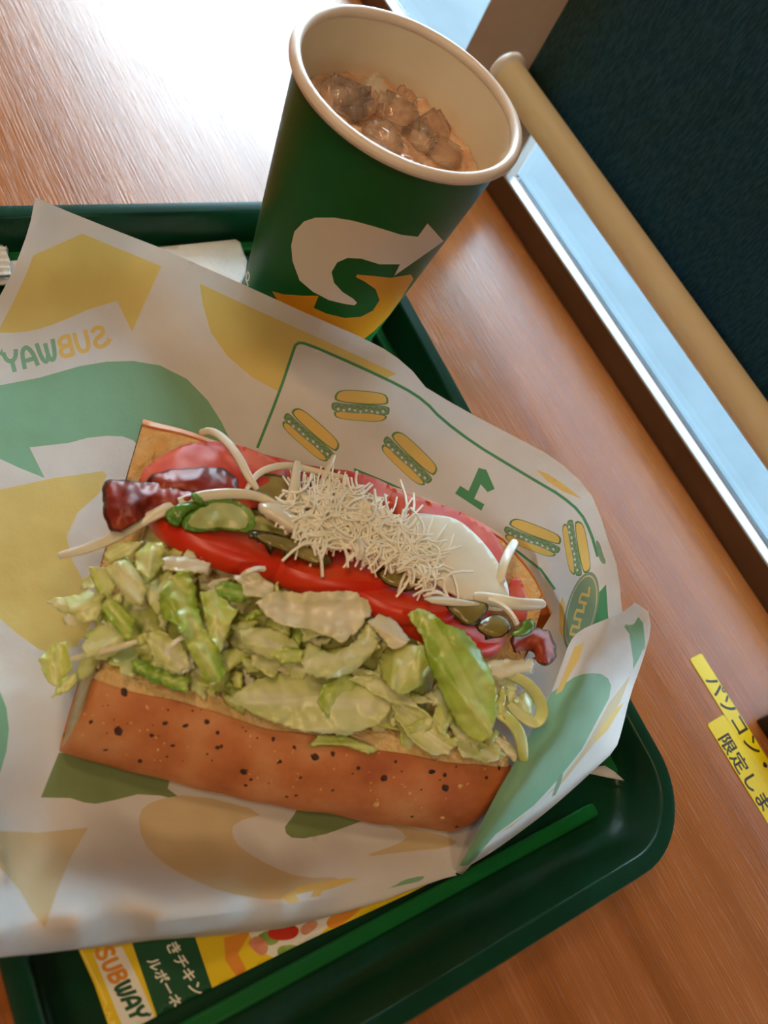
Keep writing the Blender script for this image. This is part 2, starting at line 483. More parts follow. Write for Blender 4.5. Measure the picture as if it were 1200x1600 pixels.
def sub_word(o, ex, ey, w=0.2, gap=0.1, tracking=None):
    """thick-stroked SUBWAY; returns (groups of SUB, groups of WAY) mapped by o, ex, ey"""
    first = []; second = []; x = 0
    for k, ch in enumerate('SUBWAY'):
        wd = 0.84 if ch == 'W' else 0.7
        for st in SUBW[ch]:
            pl = stroke(smooth([(a + x, b) for a, b in st], 2, closed=False), w)
            (first if k < 3 else second).append(tmap([pl], o, ex, ey))
        if k == 0: first.append(tmap([[(x + .02, .42), (x - .16, .22), (x + .02, .02)]], o, ex, ey))
        x += wd + gap
    second.append(tmap([[(x - .16, 1.2), (x + .04, .98), (x - .16, .76)]], o, ex, ey))
    return first, second

mat_out = [(121, 1480), (240, 1440), (420, 1380), (640, 1330), (760, 1300), (770, 1330), (640, 1396), (480, 1470), (331, 1544), (220, 1601), (190, 1640), (172, 1610), (148, 1540)]
ex, ey = np.array([.47, .88]) * 31, np.array([.88, -.47]) * 29
s1, s2 = sub_word((147, 1487), (12.2, 22.6), (27, -11), 0.24)
t1 = text_polys('きチキン'); t2 = text_polys('ルボーネ')
def bold(polys, o, ex, ey, d=0.025):
    return [tmap(polys, np.array(o) + np.array(ex) * a + np.array(ey) * b, ex, ey) for a, b in ((0, 0), (d, 0), (0, d), (d, d), (-d, 0), (0, -d))]
rg = [(2, [[[(205, 1470), (300, 1450), (333, 1548), (262, 1602), (246, 1590)]]]),
      (3, [[[(146, 1490), (190, 1478), (216, 1530), (252, 1612), (225, 1640), (190, 1600)]]]),
      (4, s1), (2, s2),
      (3, bold(t1, (258, 1474), np.array([11.5, 21]), np.array([21, -9]))),
      (3, bold(t2, (229, 1500), np.array([10.5, 19]), np.array([20, -8.5]))),
      (4, [[[(350, 1465), (392, 1455), (372, 1490), (385, 1515), (372, 1530), (352, 1500)]]]),
      (3, [[smooth([(380, 1440), (470, 1420), (520, 1400), (540, 1420), (470, 1490), (430, 1500), (400, 1480)])]]),
      (6, [[smooth([(430, 1480), (455, 1475), (470, 1480), (468, 1492), (440, 1505)])], [smooth([(395, 1465), (425, 1450), (440, 1470), (420, 1480)])]]),
      (5, [[smooth([(415, 1455), (440, 1443), (470, 1448), (462, 1468), (425, 1470)])]]),
      (7, [[smooth([(385, 1470), (405, 1460), (422, 1478), (412, 1496), (395, 1485)])], [smooth([(466, 1450), (490, 1435), (500, 1445), (475, 1465)])]]),
      (4, [[smooth([(505, 1440), (540, 1415), (575, 1405), (560, 1425), (520, 1455)])]])]
tm = flat_print('tray_mat', mat_out, rg, [YEL, YEL, DGR, WHT, ORG, REDP, LGR, PNK],
                lambda a, b: 0.0046 + 0.0030 * max(0, min(1, ((a - 330) * .64 + (b - 1600) * .77 + 60) / 60)) * 0, 14, 3)
tag(tm, 'yellow and green printed tray mat showing from under the front edge of the wrapper', 'tray mat')

nap = [(-90, 417), (0, 409), (120, 398), (250, 386), (368, 374), (375, 378), (380, 392), (386, 408), (384, 425), (376, 445), (340, 452), (250, 440), (120, 430), (60, 440), (-90, 450)]
def napz(a, b): return 0.0086 + 0.0007 * nz(a / 40, b / 30) + 0.0004 * nz(a / 11, b / 9, 4)
nk = flat_print('napkin', nap, [], [NAP], napz, 9, 4, thick=0.0011)
tag(nk, 'white embossed paper napkin under the wrapper beside the cup', 'napkin')
CLR = mottled('clear_film', (206, 204, 198), (224, 222, 216), 120, 0.18, Coat_Weight=0.5)
pk = [(-70, 386), (2, 382), (8, 386), (14, 404), (17, 430), (-60, 440)]
wp = flat_print('wet_wipe_packet', pk, [], [CLR], lambda a, b: 0.0125 + 0.0009 * math.sin(b * 0.62) + .0004 * nz(a / 9, b / 9), 3.0, 2, thick=0.0022)
tag(wp, 'crinkled clear wet wipe packet lying on the napkin at the left edge', 'packet')

# ------------------------------------------------------------------ wrapper
ctrl = [(-90, 300, .020), (-90, 600, .010), (-90, 900, .010), (-90, 1050, .0135), (-90, 1200, .025), (-90, 1400, .033), (-90, 1480, .042), (-90, 1505, .028), (30, 1400, .025),
        (55, 308, .040), (50, 345, .034), (40, 385, .026), (22, 420, .020), (0, 470, .014), (105, 330, .036), (155, 350, .034), (130, 390, .026), (250, 387, .029),
        (200, 440, .016), (310, 414, .035), (370, 440, .0425), (330, 500, .022), (420, 460, .0515), (450, 475, .055), (480, 490, .0565), (520, 507, .0550), (560, 525, .0485), (430, 505, .0405), (480, 540, .0365), (540, 560, .036), (420, 570, .018), (500, 600, .0215), (600, 545, .0435),
        (640, 575, .041), (700, 630, .0395), (730, 645, .0395), (600, 620, .025), (400, 640, .011), (500, 680, .012), (800, 680, .041), (700, 700, .0255), (850, 705, .044), (900, 745, .048), (925, 775, .050),
        (940, 810, .051), (952, 850, .051), (963, 880, .050), (968, 910, .049), (972, 960, .047), (800, 770, .031), (870, 820, .038), (600, 720, .014), (700, 790, .019), (780, 850, .0145),
        (900, 900, .040), (840, 890, .018), (930, 950, .043), (885, 960, .022), (862, 1010, .012), (900, 1010, .025), (850, 1070, .0095), (900, 1080, .014),
        (830, 1130, .0085), (800, 1200, .0082), (880, 1150, .0100), (770, 1260, .0080), (830, 1240, .0082), (770, 1320, .0080), (720, 1362, .0080),
        (300, 600, .0085), (100, 700, .0085), (0, 900, .0085), (60, 1000, .0085), (200, 800, .008), (400, 900, .008), (600, 1000, .008), (700, 1100, .008), (300, 1100, .008),
        (500, 1200, .008), (50, 1250, .0085), (150, 1230, .0082), (350, 1280, .0082), (560, 1320, .0082), (660, 1330, .0085), (250, 1340, .0145), (100, 1350, .0175), (420, 1350, .0115), (330, 1310, .0085),
        (0, 1470, .041), (120, 1456, .039), (240, 1441, .036), (350, 1426, .031), (442, 1411, .0255), (520, 1387, .0155), (590, 1376, .0120), (660, 1365, .010),
        (0, 1483, .032), (120, 1470, .027), (230, 1456, .0245), (442, 1431, .0180),
        (0, 1496, .0245), (120, 1484, .0160), (213, 1472, .0140), (373, 1459, .0115), (442, 1451, .0105), (533, 1427, .0098), (603, 1406, .009)]
zmain = rbf(ctrl)
def crinkle(a, b):
    w = 0.00055 * nz(a / 75 + 3, b / 75) + 0.00028 * nz(a / 30, b / 30, 2)
    w += 0.0004 * abs(nz((a + b) / 60, (a - b) / 130, 5))
    return w
outline = [(-90, 470), (0, 462), (12, 440), (27, 407), (40, 372), (48, 345), (55, 308), (105, 330), (155, 350), (250, 387), (370, 440), (480, 490), (560, 525), (600, 545), (622, 560), (645, 580),
           (665, 605), (700, 626), (730, 643), (800, 680), (850, 706), (880, 727), (905, 750), (925, 775), (938, 805), (952, 850), (963, 880), (968, 910), (970, 935), (973, 965), (965, 1000), (940, 1060),
           (890, 1150), (840, 1240), (785, 1315), (720, 1362), (660, 1376), (603, 1389), (533, 1401), (442, 1413), (350, 1427), (240, 1441), (120, 1457), (0, 1472), (-90, 1480)]
W_, Y_, G_, T_, L_, O_, S_, D_, GY_ = range(9)
reg = []
def R1(m, poly, sm=0): reg.append((m, [[smooth(poly, sm) if sm else poly]]))
R1(Y_, [(129, 365), (252, 416), (206, 518), (183, 470), (160, 477), (137, 484), (110, 496), (83, 507), (62, 514), (42, 518), (20, 520), (-88, 520), (-60, 515), (0, 511), (21, 472), (42, 426), (52, 399)])
s1, s2 = sub_word((171, 540), (-33.0, 9.2), (-8.5, -33), 0.2)
reg.append((O_, s1)); reg.append((G_, s2))
R1(G_, [(-88, 612), (0, 602), (62, 590), (125, 572), (167, 565), (208, 564), (250, 571), (292, 592), (325, 626), (346, 659), (360, 688), (360, 760), (250, 760), (220, 700), (208, 688), (192, 682), (167, 681), (137, 684), (108, 692), (46, 699), (70, 747), (30, 731), (0, 717), (-88, 690)])
R1(Y_, [(-88, 772), (0, 765), (83, 747), (160, 736), (167, 742), (156, 770), (121, 801), (104, 839), (114, 878), (133, 912), (150, 960), (120, 1010), (81, 1022), (60, 1014), (31, 993), (0, 967), (-88, 930)])
R1(Y_, [(312, 443), (400, 484), (480, 520), (560, 556), (620, 584), (602, 592), (560, 575), (475, 537), (465, 540), (457, 556), (438, 611), (429, 609), (392, 588), (354, 555), (329, 518), (317, 476)])
reg.append((L_, [[stroke(smooth([(402, 700), (437, 612), (457, 552), (463, 535), (480, 537), (560, 572), (630, 605), (664, 627), (690, 655), (742, 694), (793, 725), (845, 756), (876, 774), (907, 800), (923, 831), (934, 870)], 1, False), 4.5)]]))
reg.append((L_, [[stroke([(553, 733), (613, 758), (690, 795), (742, 815), (773, 836), (809, 862), (845, 890), (867, 921)], 4)]]))
R1(L_, [(748, 731), (760, 734), (773, 764), (762, 769), (751, 757), (741, 779), (757, 788), (752, 798), (711, 771), (719, 759), (732, 767)])
def icon(cx, cy, ang, L, Wd):
    a = math.radians(ang); ex = np.array([math.cos(a), math.sin(a)]) * L / 2; ey = np.array([-math.sin(a), math.cos(a)]) * Wd / 2
    tp = smooth([(-.9, -.1), (-.98, -.55), (-.8, -.95), (-.3, -1.02), (.4, -1.0), (.85, -.9), (.98, -.5), (.92, -.1)], 2)
    bt = smooth([(-.92, .4), (.94, .45), (.95, .75), (.7, 1.0), (0, 1.02), (-.75, .98), (-.95, .75)], 2)
    mid = smooth([(-1.02, -.15), (-.5, -.05), (.3, -.12), (1.0, -.1), (1.04, .2), (.98, .55), (.4, .5), (-.3, .58), (-.96, .5), (-1.06, .2)], 2)
    m = lambda p, s=1.0: tmap([[(q[0] * s, q[1] * s) for q in p]], (cx, cy), ex, ey)
    def inset(p, d=0.075):
        c = np.mean(p, 0); q = []
        for pt in p:
            w = pt - c; q.append(c + w * (1 - d * np.array([1.0 / max(.5, 1), 1.9])))
        return q
    reg.append((D_, [m(tp), m(bt), m(mid)]))
    reg.append((O_, [m(inset(tp)), m(inset(bt))]))
    reg.append((S_, [m(inset(mid, .06))]))
    reg.append((D_, [m(stroke([(x, .14 + .13 * (-1) ** i + .03 * math.sin(i * 3)) for i, x in enumerate(np.linspace(-.9, .9, 17))], .08))]))
    reg.append((W_, [m(smooth([(x - .045, y - .09), (x + .045, y - .07), (x + .05, y + .09), (x - .04, y + .08)], 1)) for x, y in [(-.8 + .2 * i, .33 + .06 * math.sin(i * 2.1)) for i in range(9)]]))
icon(564, 634, 4, 88, 47); icon(486, 679, 41, 98, 44); icon(640, 716, 43, 96, 45); icon(833, 840, 21, 90, 40); icon(901, 856, 80, 86, 36)
R1(O_, [(837, 733), (855, 740), (880, 756), (910, 780), (880, 768), (855, 752)])
R1(PS and S_, smooth([(930, 841), (938, 850), (942, 866), (948, 880), (941, 882), (934, 868)]))
R1(L_, [(932, 930), (947, 913), (950, 960), (952, 977), (925, 990), (905, 1000)])
R1(O_, [(874, 945), (879, 932), (882, 945), (880, 1000), (874, 985)])
el = [(908 + 24 * math.cos(t) * .95 + 22 * math.sin(t) * .75, 956 + 8 * math.cos(t) - 62 * math.sin(t)) for t in np.linspace(0, 2 * math.pi, 40)[:-1]]
reg.append((S_, [[el]]))
reg.append((T_, [[[(908 + (q[0] - 908) * .9, 956 + (q[1] - 956) * .92) for q in el], [(908 + (q[0] - 908) * .84, 956 + (q[1] - 956) * .88) for q in el]]]))
for k, (x0, y0) in enumerate([(890, 990), (893, 978), (896, 966), (900, 953), (904, 940), (908, 928)]):
    reg.append((O_, [[stroke([(x0, y0), (x0 + 13, y0 + 3)], 5)], [stroke([(x0 + (1, 12)[k % 2], y0), (x0 + 3 + (1, 10)[k % 2], y0 - 11)], 3)]]))
R1(G_, [(-88, 1040), (-20, 1060), (0, 1080), (10, 1106), (14, 1140), (10, 1174), (0, 1208), (-88, 1260)])
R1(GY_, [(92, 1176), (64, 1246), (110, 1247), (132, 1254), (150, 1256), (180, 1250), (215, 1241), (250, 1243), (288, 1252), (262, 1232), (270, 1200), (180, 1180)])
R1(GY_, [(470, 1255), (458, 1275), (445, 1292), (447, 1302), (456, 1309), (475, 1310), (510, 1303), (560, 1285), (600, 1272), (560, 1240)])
R1(T_, [(-88, 1300), (0, 1298), (60, 1301), (138, 1293), (110, 1340), (90, 1390), (70, 1450), (50, 1425), (30, 1390), (0, 1355), (-88, 1330)])
R1(T_, [(215, 1270), (240, 1250), (300, 1240), (420, 1270), (365, 1285), (362, 1305), (375, 1325), (420, 1352), (470, 1372), (540, 1370), (500, 1385), (455, 1398), (430, 1408), (350, 1395), (290, 1370), (250, 1345), (222, 1315)], 1)
R1(T_, [(590, 1280), (720, 1312), (700, 1325), (640, 1330), (560, 1340), (620, 1320), (640, 1305)], 1)
R1(O_, [(440, 1402), (470, 1384), (540, 1372), (560, 1373), (520, 1388), (505, 1392), (500, 1400), (485, 1402), (490, 1392), (462, 1398), (470, 1408), (455, 1416)])
R1(G_, [(592, 1402), (600, 1390), (615, 1385), (630, 1375), (660, 1368), (664, 1372), (640, 1385), (628, 1398), (610, 1396), (600, 1406)], 1)
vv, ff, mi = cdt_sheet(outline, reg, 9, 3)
zz = zmain(vv)
def sheet_point(a, b, z):
    for _ in range(5):
        p = P(a, b, z); x, y = p[0] * cps + p[1] * sps, -p[0] * sps + p[1] * cps
        d = min(TW / 2 - abs(x), TD / 2 - y, (TD / 2 + y - .0) * 1.0)
        need = float(np.interp(d, [-.002, 0, .0072, .0088, .0098, .0105, .0175, .0182], [.0, .0236, .0236, .013, .0098, .0084, .0084, .0078]))
        u_, v_ = (p[:2] - np.array([-0.09312554, -0.05077015])) @ np.array([[0.82940977, 0.55864071], [-0.55864071, 0.82940977]])
        if .004 < u_ < .146 and .004 < v_ < .116: return P(a, b, min(max(z, need), .0084))
        if z >= need: break
        z = need
    return p
v = [sheet_point(a, b, z + crinkle(a, b)) for (a, b), z in zip(vv, zz)]
a, b, c = (np.array(v[i]) for i in ff[0])
if np.cross(b - a, c - a)[2] < 0: ff = ff[:, ::-1]
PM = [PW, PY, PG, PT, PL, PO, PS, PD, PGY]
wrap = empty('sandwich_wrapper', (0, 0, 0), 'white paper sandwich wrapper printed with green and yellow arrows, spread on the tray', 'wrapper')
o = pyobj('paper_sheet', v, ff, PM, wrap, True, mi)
MAIN_V, MAIN_F = v, ff
# the front edge of the sheet is creased and hangs down
fold = resamp_pts = [(-90, 1480), (0, 1472), (120, 1457), (240, 1441), (350, 1427), (442, 1413), (533, 1401), (603, 1389), (660, 1376), (712, 1364)]
hem = [(-90, 1503, .030), (0, 1496, .0265), (120, 1484, .0165), (240, 1469, .0130), (350, 1461, .0115), (442, 1451, .0105), (533, 1427, .0098), (603, 1406, .0092), (660, 1383, .0086), (714, 1366, .0082)]
nseg = 90
fa = np.array(fold, float); ha = np.array(hem, float); tt = np.linspace(0, len(fold) - 1, nseg)
FA = np.c_[np.interp(tt, range(len(fold)), fa[:, 0]), np.interp(tt, range(len(fold)), fa[:, 1])]
HA = np.c_[[np.interp(tt, range(len(hem)), ha[:, k]) for k in range(3)]].T
zf = zmain(FA); v = []; f = []
for i in range(nseg):
    p0 = sheet_point(FA[i, 0], FA[i, 1], zf[i] + crinkle(*FA[i])); p1 = P(*HA[i])
    if p1[2] > p0[2] - .0005: p1 = P(HA[i, 0], HA[i, 1], p0[2] - .0005)
    for s_ in np.linspace(0, 1, 6): v.append(p0 * (1 - s_) + p1 * s_ + np.array([-.0006, -.0008, 0]) * math.sin(math.pi * s_) * (1 + nz(i / 9, s_)))
for i in range(nseg - 1):
    for k in range(5): f.append((i * 6 + k, i * 6 + k + 1, (i + 1) * 6 + k + 1, (i + 1) * 6 + k))
o = pyobj('front_hem', v, f, PM[0], wrap)
o['label'] = 'creased front edge of the paper hanging down'
# the front right edge, rolled up and over
crease = [(712, 1362, .0105), (735, 1322, .0215), (770, 1250, .0375), (805, 1190, .0435), (832, 1140, .0445), (860, 1088, .0470), (877, 1040, .0490), (890, 1003, .051), (905, 985, .053), (940, 970, .056), (972, 958, .058), (992, 941, .060)]
outer = [(716, 1363, .0100), (770, 1331, .012), (820, 1295, .0135), (860, 1264, .015), (900, 1229, .017), (927, 1204, .019), (962, 1172, .021), (972, 1140, .024), (985, 1085, .032), (1003, 1036, .042), (1018, 985, .052), (1013, 955, .058)]
def resamp(p, n):
    p = np.array(p, float); d = np.r_[0, np.cumsum(np.linalg.norm(np.diff(p[:, :2], axis=0), axis=1))]; t = np.linspace(0, d[-1], n)
    return np.c_[[np.interp(t, d, p[:, k]) for k in range(3)]].T
ca, oa = resamp(crease, 40), resamp(outer, 40)
fc = []
for s in np.linspace(0, 1, 9):
    for i in range(0, 40, 2):
        q = ca[i] * (1 - s) + oa[i] * s
        w = i / 39
        q[2] += 0.013 * math.sin(math.pi * min(1, s * 1.05)) * math.sin(math.pi * min(1, w * 1.1)) ** .6
        fc.append(tuple(q))
zflap = rbf(fc)
fo = [(p[0], p[1]) for p in smooth(crease, 1, False)] + [(p[0], p[1]) for p in smooth(outer[::-1], 1, False)][:]
reg = []
R1(G_, [(897, 1058), (912, 1053), (925, 1052), (940, 1053), (950, 1060), (955, 1071), (952, 1090), (934, 1124), (909, 1171), (872, 1218), (835, 1258), (800, 1285), (775, 1303), (752, 1330), (735, 1352), (700, 1372), (720, 1330), (760, 1262), (795, 1190), (850, 1090)])
R1(T_, [(952, 1098), (985, 1055), (970, 1095), (950, 1130), (920, 1172), (880, 1222), (850, 1247), (800, 1292), (780, 1302), (835, 1262), (874, 1222), (912, 1172), (937, 1126)])
R1(O_, [(965, 1105), (975, 1098), (950, 1140), (925, 1165), (940, 1135)])
R1(S_, [(862, 1245), (873, 1212), (880, 1208), (876, 1225), (868, 1242)])
R1(G_, [(975, 979), (994, 960), (1005, 973), (1008, 1006), (998, 1030), (989, 1046), (989, 1030), (987, 1015), (983, 990)])
R1(PT and O_, [(898, 1010), (912, 1004), (905, 1030), (890, 1055), (878, 1080), (868, 1085), (884, 1045)])
vv, ff, mi = cdt_sheet(fo, reg, 7, 3)
zz = zflap(vv)
v = [P(a, b, z + 0.6 * crinkle(a, b) + .0006 * math.sin((a * .8 + b * .4) / 9 + 2 * nz(a / 40, b / 40)) * (1 if b < 1150 else .4)) for (a, b), z in zip(vv, zz)]
a, b, c = (np.array(v[i]) for i in ff[0])
if np.cross(b - a, c - a)[2] < 0: ff = ff[:, ::-1]
# inner wall of the roll, from the crease down to the sheet
cs = np.array([(p[0], p[1]) for p in smooth(crease, 1, False)]); n0 = len(v); ff = ff.tolist(); mi = mi.tolist()
zc = zflap(cs)
for (a, b), z in zip(cs, zc):
    top = P(a, b, z + 0.6 * crinkle(a, b) + .0006 * math.sin((a * .8 + b * .4) / 9 + 2 * nz(a / 40, b / 40)) * (1 if b < 1150 else .4))
    zl = min(float(zmain([(a + 6, b + 4)])[0]) + 0.0012, z - .001)
    low = P(a + 6, b + 4, zl)
    kk = min(1, max(0, (z - .0105) / .02)); low = np.array([top[0] + .009 * kk, top[1] - .009 * kk, max(0.0095, min(zl, z - .002))])
    for s in (0, .5, 1): v.append(top * (1 - s) + low * s + np.array([0.002, -.002, 0]) * math.sin(math.pi * s))
for i in range(len(cs) - 1):
    for k in range(2):
        q = n0 + 3 * i + k
        ff.append((q, q + 1, q + 4)); ff.append((q, q + 4, q + 3)); mi += [W_, W_]
o = pyobj('folded_edge', v, ff, PM, wrap, True, mi)
o['label'] = 'rolled up right edge of the paper with green print'
# small torn corner sticking out below the roll
tip = [(905, 1208), (925, 1199), (945, 1196), (962, 1207), (976, 1220), (950, 1215), (922, 1209)]
o = flat_print('paper_corner', tip, [], [PW], lambda a, b: 0.012 + (b - 1195) * -.00006, 8, 3, wrap, 0.00015)

# ------------------------------------------------------------------ cup
CX, CY = 0.0709, 0.1017
CZ0, CZ1, CRB, CRT = 0.0036, 0.1365, 0.0300, 0.0424
def crad(z): return CRB + (CRT - CRB) * (z - CZ0) / (CZ1 - CZ0)
def on_cup(px, py):
    d = ray(px, py); o = CC - np.array([CX, CY, 0]); k = (CRT - CRB) / (CZ1 - CZ0)
    r0 = CRB - k * CZ0
    A = d[0] ** 2 + d[1] ** 2 - (k * d[2]) ** 2
    B = 2 * (o[0] * d[0] + o[1] * d[1] - k * d[2] * (r0 + k * o[2]))
    Cq = o[0] ** 2 + o[1] ** 2 - (r0 + k * o[2]) ** 2
    t = (-B - math.sqrt(max(0, B * B - 4 * A * Cq))) / (2 * A)
    q = o + d * t
    a = math.atan2(q[1], q[0]) - TH0
    a = (a + math.pi) % (2 * math.pi) - math.pi
    return (a * 0.0365, q[2])
TH0 = math.atan2(CC[1] - CY, CC[0] - CX)
whiteS = [(668, 349), (693, 377), (616, 431), (625, 413), (593, 413), (564, 404), (543, 403), (527, 410), (518, 425), (522, 442), (535, 456), (552, 467), (558, 473), (554, 477), (539, 475), (514, 469), (489, 456), (468, 438), (457, 408), (455, 383), (460, 362), (475, 346), (493, 340), (522, 340), (552, 345), (585, 354), (627, 367), (653, 370)]
yelS = [(425, 455), (443, 460), (472, 462), (498, 462), (490, 481), (510, 490), (539, 497), (564, 495), (583, 485), (593, 469), (587, 452), (570, 440), (556, 433), (558, 429), (581, 431), (610, 434), (642, 429), (646, 436), (625, 469), (608, 493), (585, 517), (564, 533), (530, 530), (485, 505), (440, 480)]
sq1 = stroke(smooth([(387, 424), (390, 430), (388, 440), (384, 436), (386, 426)], 1, False), 1.6)
sq2 = stroke(smooth([(384, 436), (388, 447), (386, 446)], 1, False), 1.6)
CUPG = mottled('cup_green_print', (9, 92, 34), (11, 97, 38), 30, 0.4, Specular_IOR_Level=0.25)
CUPW = mottled('cup_white_print', (228, 214, 196), (232, 218, 200), 30, 0.4)
CUPY = mottled('cup_yellow_print', (228, 152, 18), (232, 158, 24), 30, 0.4)
CUPL = mottled('cup_cream_board', (232, 216, 186), (236, 222, 194), 40, 0.35)
RIMM = mottled('cup_rolled_rim', (232, 214, 196), (238, 222, 206), 60, 0.35)
cup = empty('paper_cup', (0, 0, 0), 'tall green paper cup with a white and yellow arrow emblem and an open top', 'cup')
hw = math.pi * 0.0365
cr = [(1, [[[on_cup(*q) for q in dens(whiteS, 6)]]]), (2, [[[on_cup(*q) for q in dens(yelS, 6)]]]), (1, [[[on_cup(*q) for q in sq1]], [[on_cup(*q) for q in sq2]]])]
S1 = 1000.0
cr = [(m, [[[(a * S1, b * S1) for a, b in p] for p in g] for g in gs]) for m, gs in cr]
vv, ff, mi = cdt_sheet([(-hw * S1, CZ0 * S1), (hw * S1, CZ0 * S1), (hw * S1, CZ1 * S1), (-hw * S1, CZ1 * S1)], cr, 3.0, 0.9)
v = []
for a, z in vv / S1:
    t = a / 0.0365 + TH0; r = crad(z)
    v.append((CX + r * math.cos(t), CY + r * math.sin(t), z))
a, b, c = (np.array(v[i]) for i in ff[0])
if np.cross(b - a, c - a) @ (a - np.array([CX, CY, a[2]])) < 0: ff = ff[:, ::-1]
pyobj('printed_wall', v, ff, [CUPG, CUPW, CUPY], cup, True, mi)
v, f = lathe([(0.0001, CZ0 + 0.006), (crad(CZ0 + .006) - .0006, CZ0 + 0.006)] + [(crad(z) - 0.0006, z) for z in np.linspace(CZ0 + .008, CZ1, 10)], 96, CX, CY)
o = pyobj('inner_lining', v, [q[::-1] for q in f], CUPL, cup); o['label'] = 'cream inside wall of the cup'
rp = []
for k in range(17):
    a = 2 * math.pi * k / 16
    rp.append((CRT + 0.0010 + 0.0022 * math.cos(a), CZ1 + 0.0004 + 0.0022 * math.sin(a)))
v, f = lathe(rp, 120, CX, CY)
o = pyobj('rolled_rim', v, f, RIMM, cup); o['label'] = 'cream rolled rim'
v, f = lathe([(CRB, CZ0), (CRB - .0008, CZ0 + .0001), (CRB - .001, CZ0 + .005), (0.0001, CZ0 + .005)], 64, CX, CY)
pyobj('base', v, f, CUPL, cup)
# drink and ice
ZL = 0.1130
DRINK = N('cola_and_melting_ice')
DRINK.l(DRINK.ramp(DRINK.noise(110, detail=5), [(0.35, lin((198, 146, 106))), (0.65, lin((228, 190, 154)))]), DRINK.b.inputs['Base Color'])
DRINK.set(Roughness=0.06, IOR=1.34, Specular_IOR_Level=0.6, Coat_Weight=0.5); DRINK = DRINK.m
ICE = N('clear_ice')
ICE.l(ICE.ramp(ICE.noise(160, detail=4), [(0.35, lin((250, 236, 220))), (0.7, lin((255, 251, 246)))]), ICE.b.inputs['Base Color'])
ICE.set(Roughness=0.03, IOR=1.31, Transmission_Weight=0.92, Coat_Weight=0.4)
ICE.bump(ICE.noise(190, detail=3), 0.5, 0.0015); ICE = ICE.m
v = [(CX, CY, ZL)]; f = []; nr, na = 34, 140
for j in range(1, nr + 1):
    for i in range(na):
        a = 2 * math.pi * i / na; r = (crad(ZL) - .0008) * j / nr
        x, y = r * math.cos(a), r * math.sin(a)
        v.append((CX + x, CY + y, ZL + 0.0034 * nz(x * 75, y * 75, 3) + .0030 * abs(nz(x * 150, y * 150, 8)) + .0012 * abs(nz(x * 330, y * 330, 5))))
for i in range(na): f.append((0, 1 + i, 1 + (i + 1) % na))
for j in range(nr - 1):
    for i in range(na):
        k = (i + 1) % na
        f.append((1 + j * na + i, 1 + (j + 1) * na + i, 1 + (j + 1) * na + k, 1 + j * na + k))
o = pyobj('drink', v, f, DRINK)
tag(o, 'iced brown drink filling the green paper cup', 'drink')
ice_px = [(520, 115, 'at the left wall of the cup'), (575, 130, 'near the back wall'), (640, 140, 'smallest and topmost, against the back wall'), (560, 165, 'left of centre with a bright glint'), (620, 180, 'in the centre of the cup'),
          (700, 190, 'against the right back wall'), (655, 215, 'right of centre near the front rim'), (600, 215, 'near the front rim, left of centre'), (715, 240, 'at the right front of the cup'), (530, 150, 'at the left front rim')]
for i, (px, py, w) in enumerate(ice_px):
    c = P(px, py, ZL + 0.002)
    dd = np.array([c[0] - CX, c[1] - CY]); s = (0.0060, 0.0115)[i != 2] * rnd.uniform(.85, 1.15)
    mx = crad(ZL) - .001 - s * 1.15
    L = np.linalg.norm(dd)
    if L > mx: dd *= mx / L
    bm = bmesh.new(); bmesh.ops.create_cube(bm, size=1)
    bmesh.ops.bevel(bm, geom=bm.edges[:], offset=0.14, segments=2, affect='EDGES')
    bmesh.ops.subdivide_edges(bm, edges=bm.edges[:], cuts=1, use_grid_fill=True)
    rot = Matrix.Rotation(rnd.uniform(0, 6), 3, 'Z') @ Matrix.Rotation(rnd.uniform(-.8, .8), 3, 'X') @ Matrix.Rotation(rnd.uniform(-.6, .6), 3, 'Y')
    for q in bm.verts:
        p = q.co * (1 + .16 * nz(q.co.x * 2 + i * 7, q.co.y * 2, q.co.z * 2))
        p = rot @ Vector((p.x * s * 1.35, p.y * s * 1.15, p.z * s * 0.66))
        q.co = p + Vector((CX + dd[0], CY + dd[1], ZL + (0.0012 if i != 2 else .004)))
    o = bmobj('ice_cube', bm, ICE)
    tag(o, 'melting clear ice cube in the drink, ' + w, 'ice', 'ice cubes in the cup')

# ------------------------------------------------------------------ sandwich roll
SO = np.array([-0.09312554, -0.05077015]); AX = np.array([0.82940977, -0.55864071]); PV = np.array([0.55864071, 0.82940977])
def S3(u, v, z):
    q = SO + AX * u + PV * v
    return np.array([q[0], q[1], z])
def uv(p):
    d = np.array(p[:2]) - SO
    return d @ AX, d @ PV
CRUST = N('baked_crust')
_g = CRUST.noise(55, detail=5)
CRUST.l(CRUST.ramp(_g, [(0.28, lin((172, 92, 46))), (0.5, lin((200, 120, 66))), (0.74, lin((216, 150, 96)))]), CRUST.b.inputs['Base Color'])
CRUST.set(Roughness=0.5, Specular_IOR_Level=0.35); CRUST.bump(CRUST.noise(330, detail=5), 0.35, 0.0008); CRUST = CRUST.m
CRUMB = mottled('bread_crumb', (226, 188, 128), (240, 212, 162), 140, 0.9, bump=0.9, bscale=420, bdist=0.002, Subsurface_Weight=0.15, Subsurface_Radius=(.004, .002, .001), Subsurface_Scale=1.0)
TOAST = mottled('toasted_bread_face', (238, 190, 122), (248, 222, 168), 110, 0.85, bump=0.9, bscale=420, bdist=0.002)
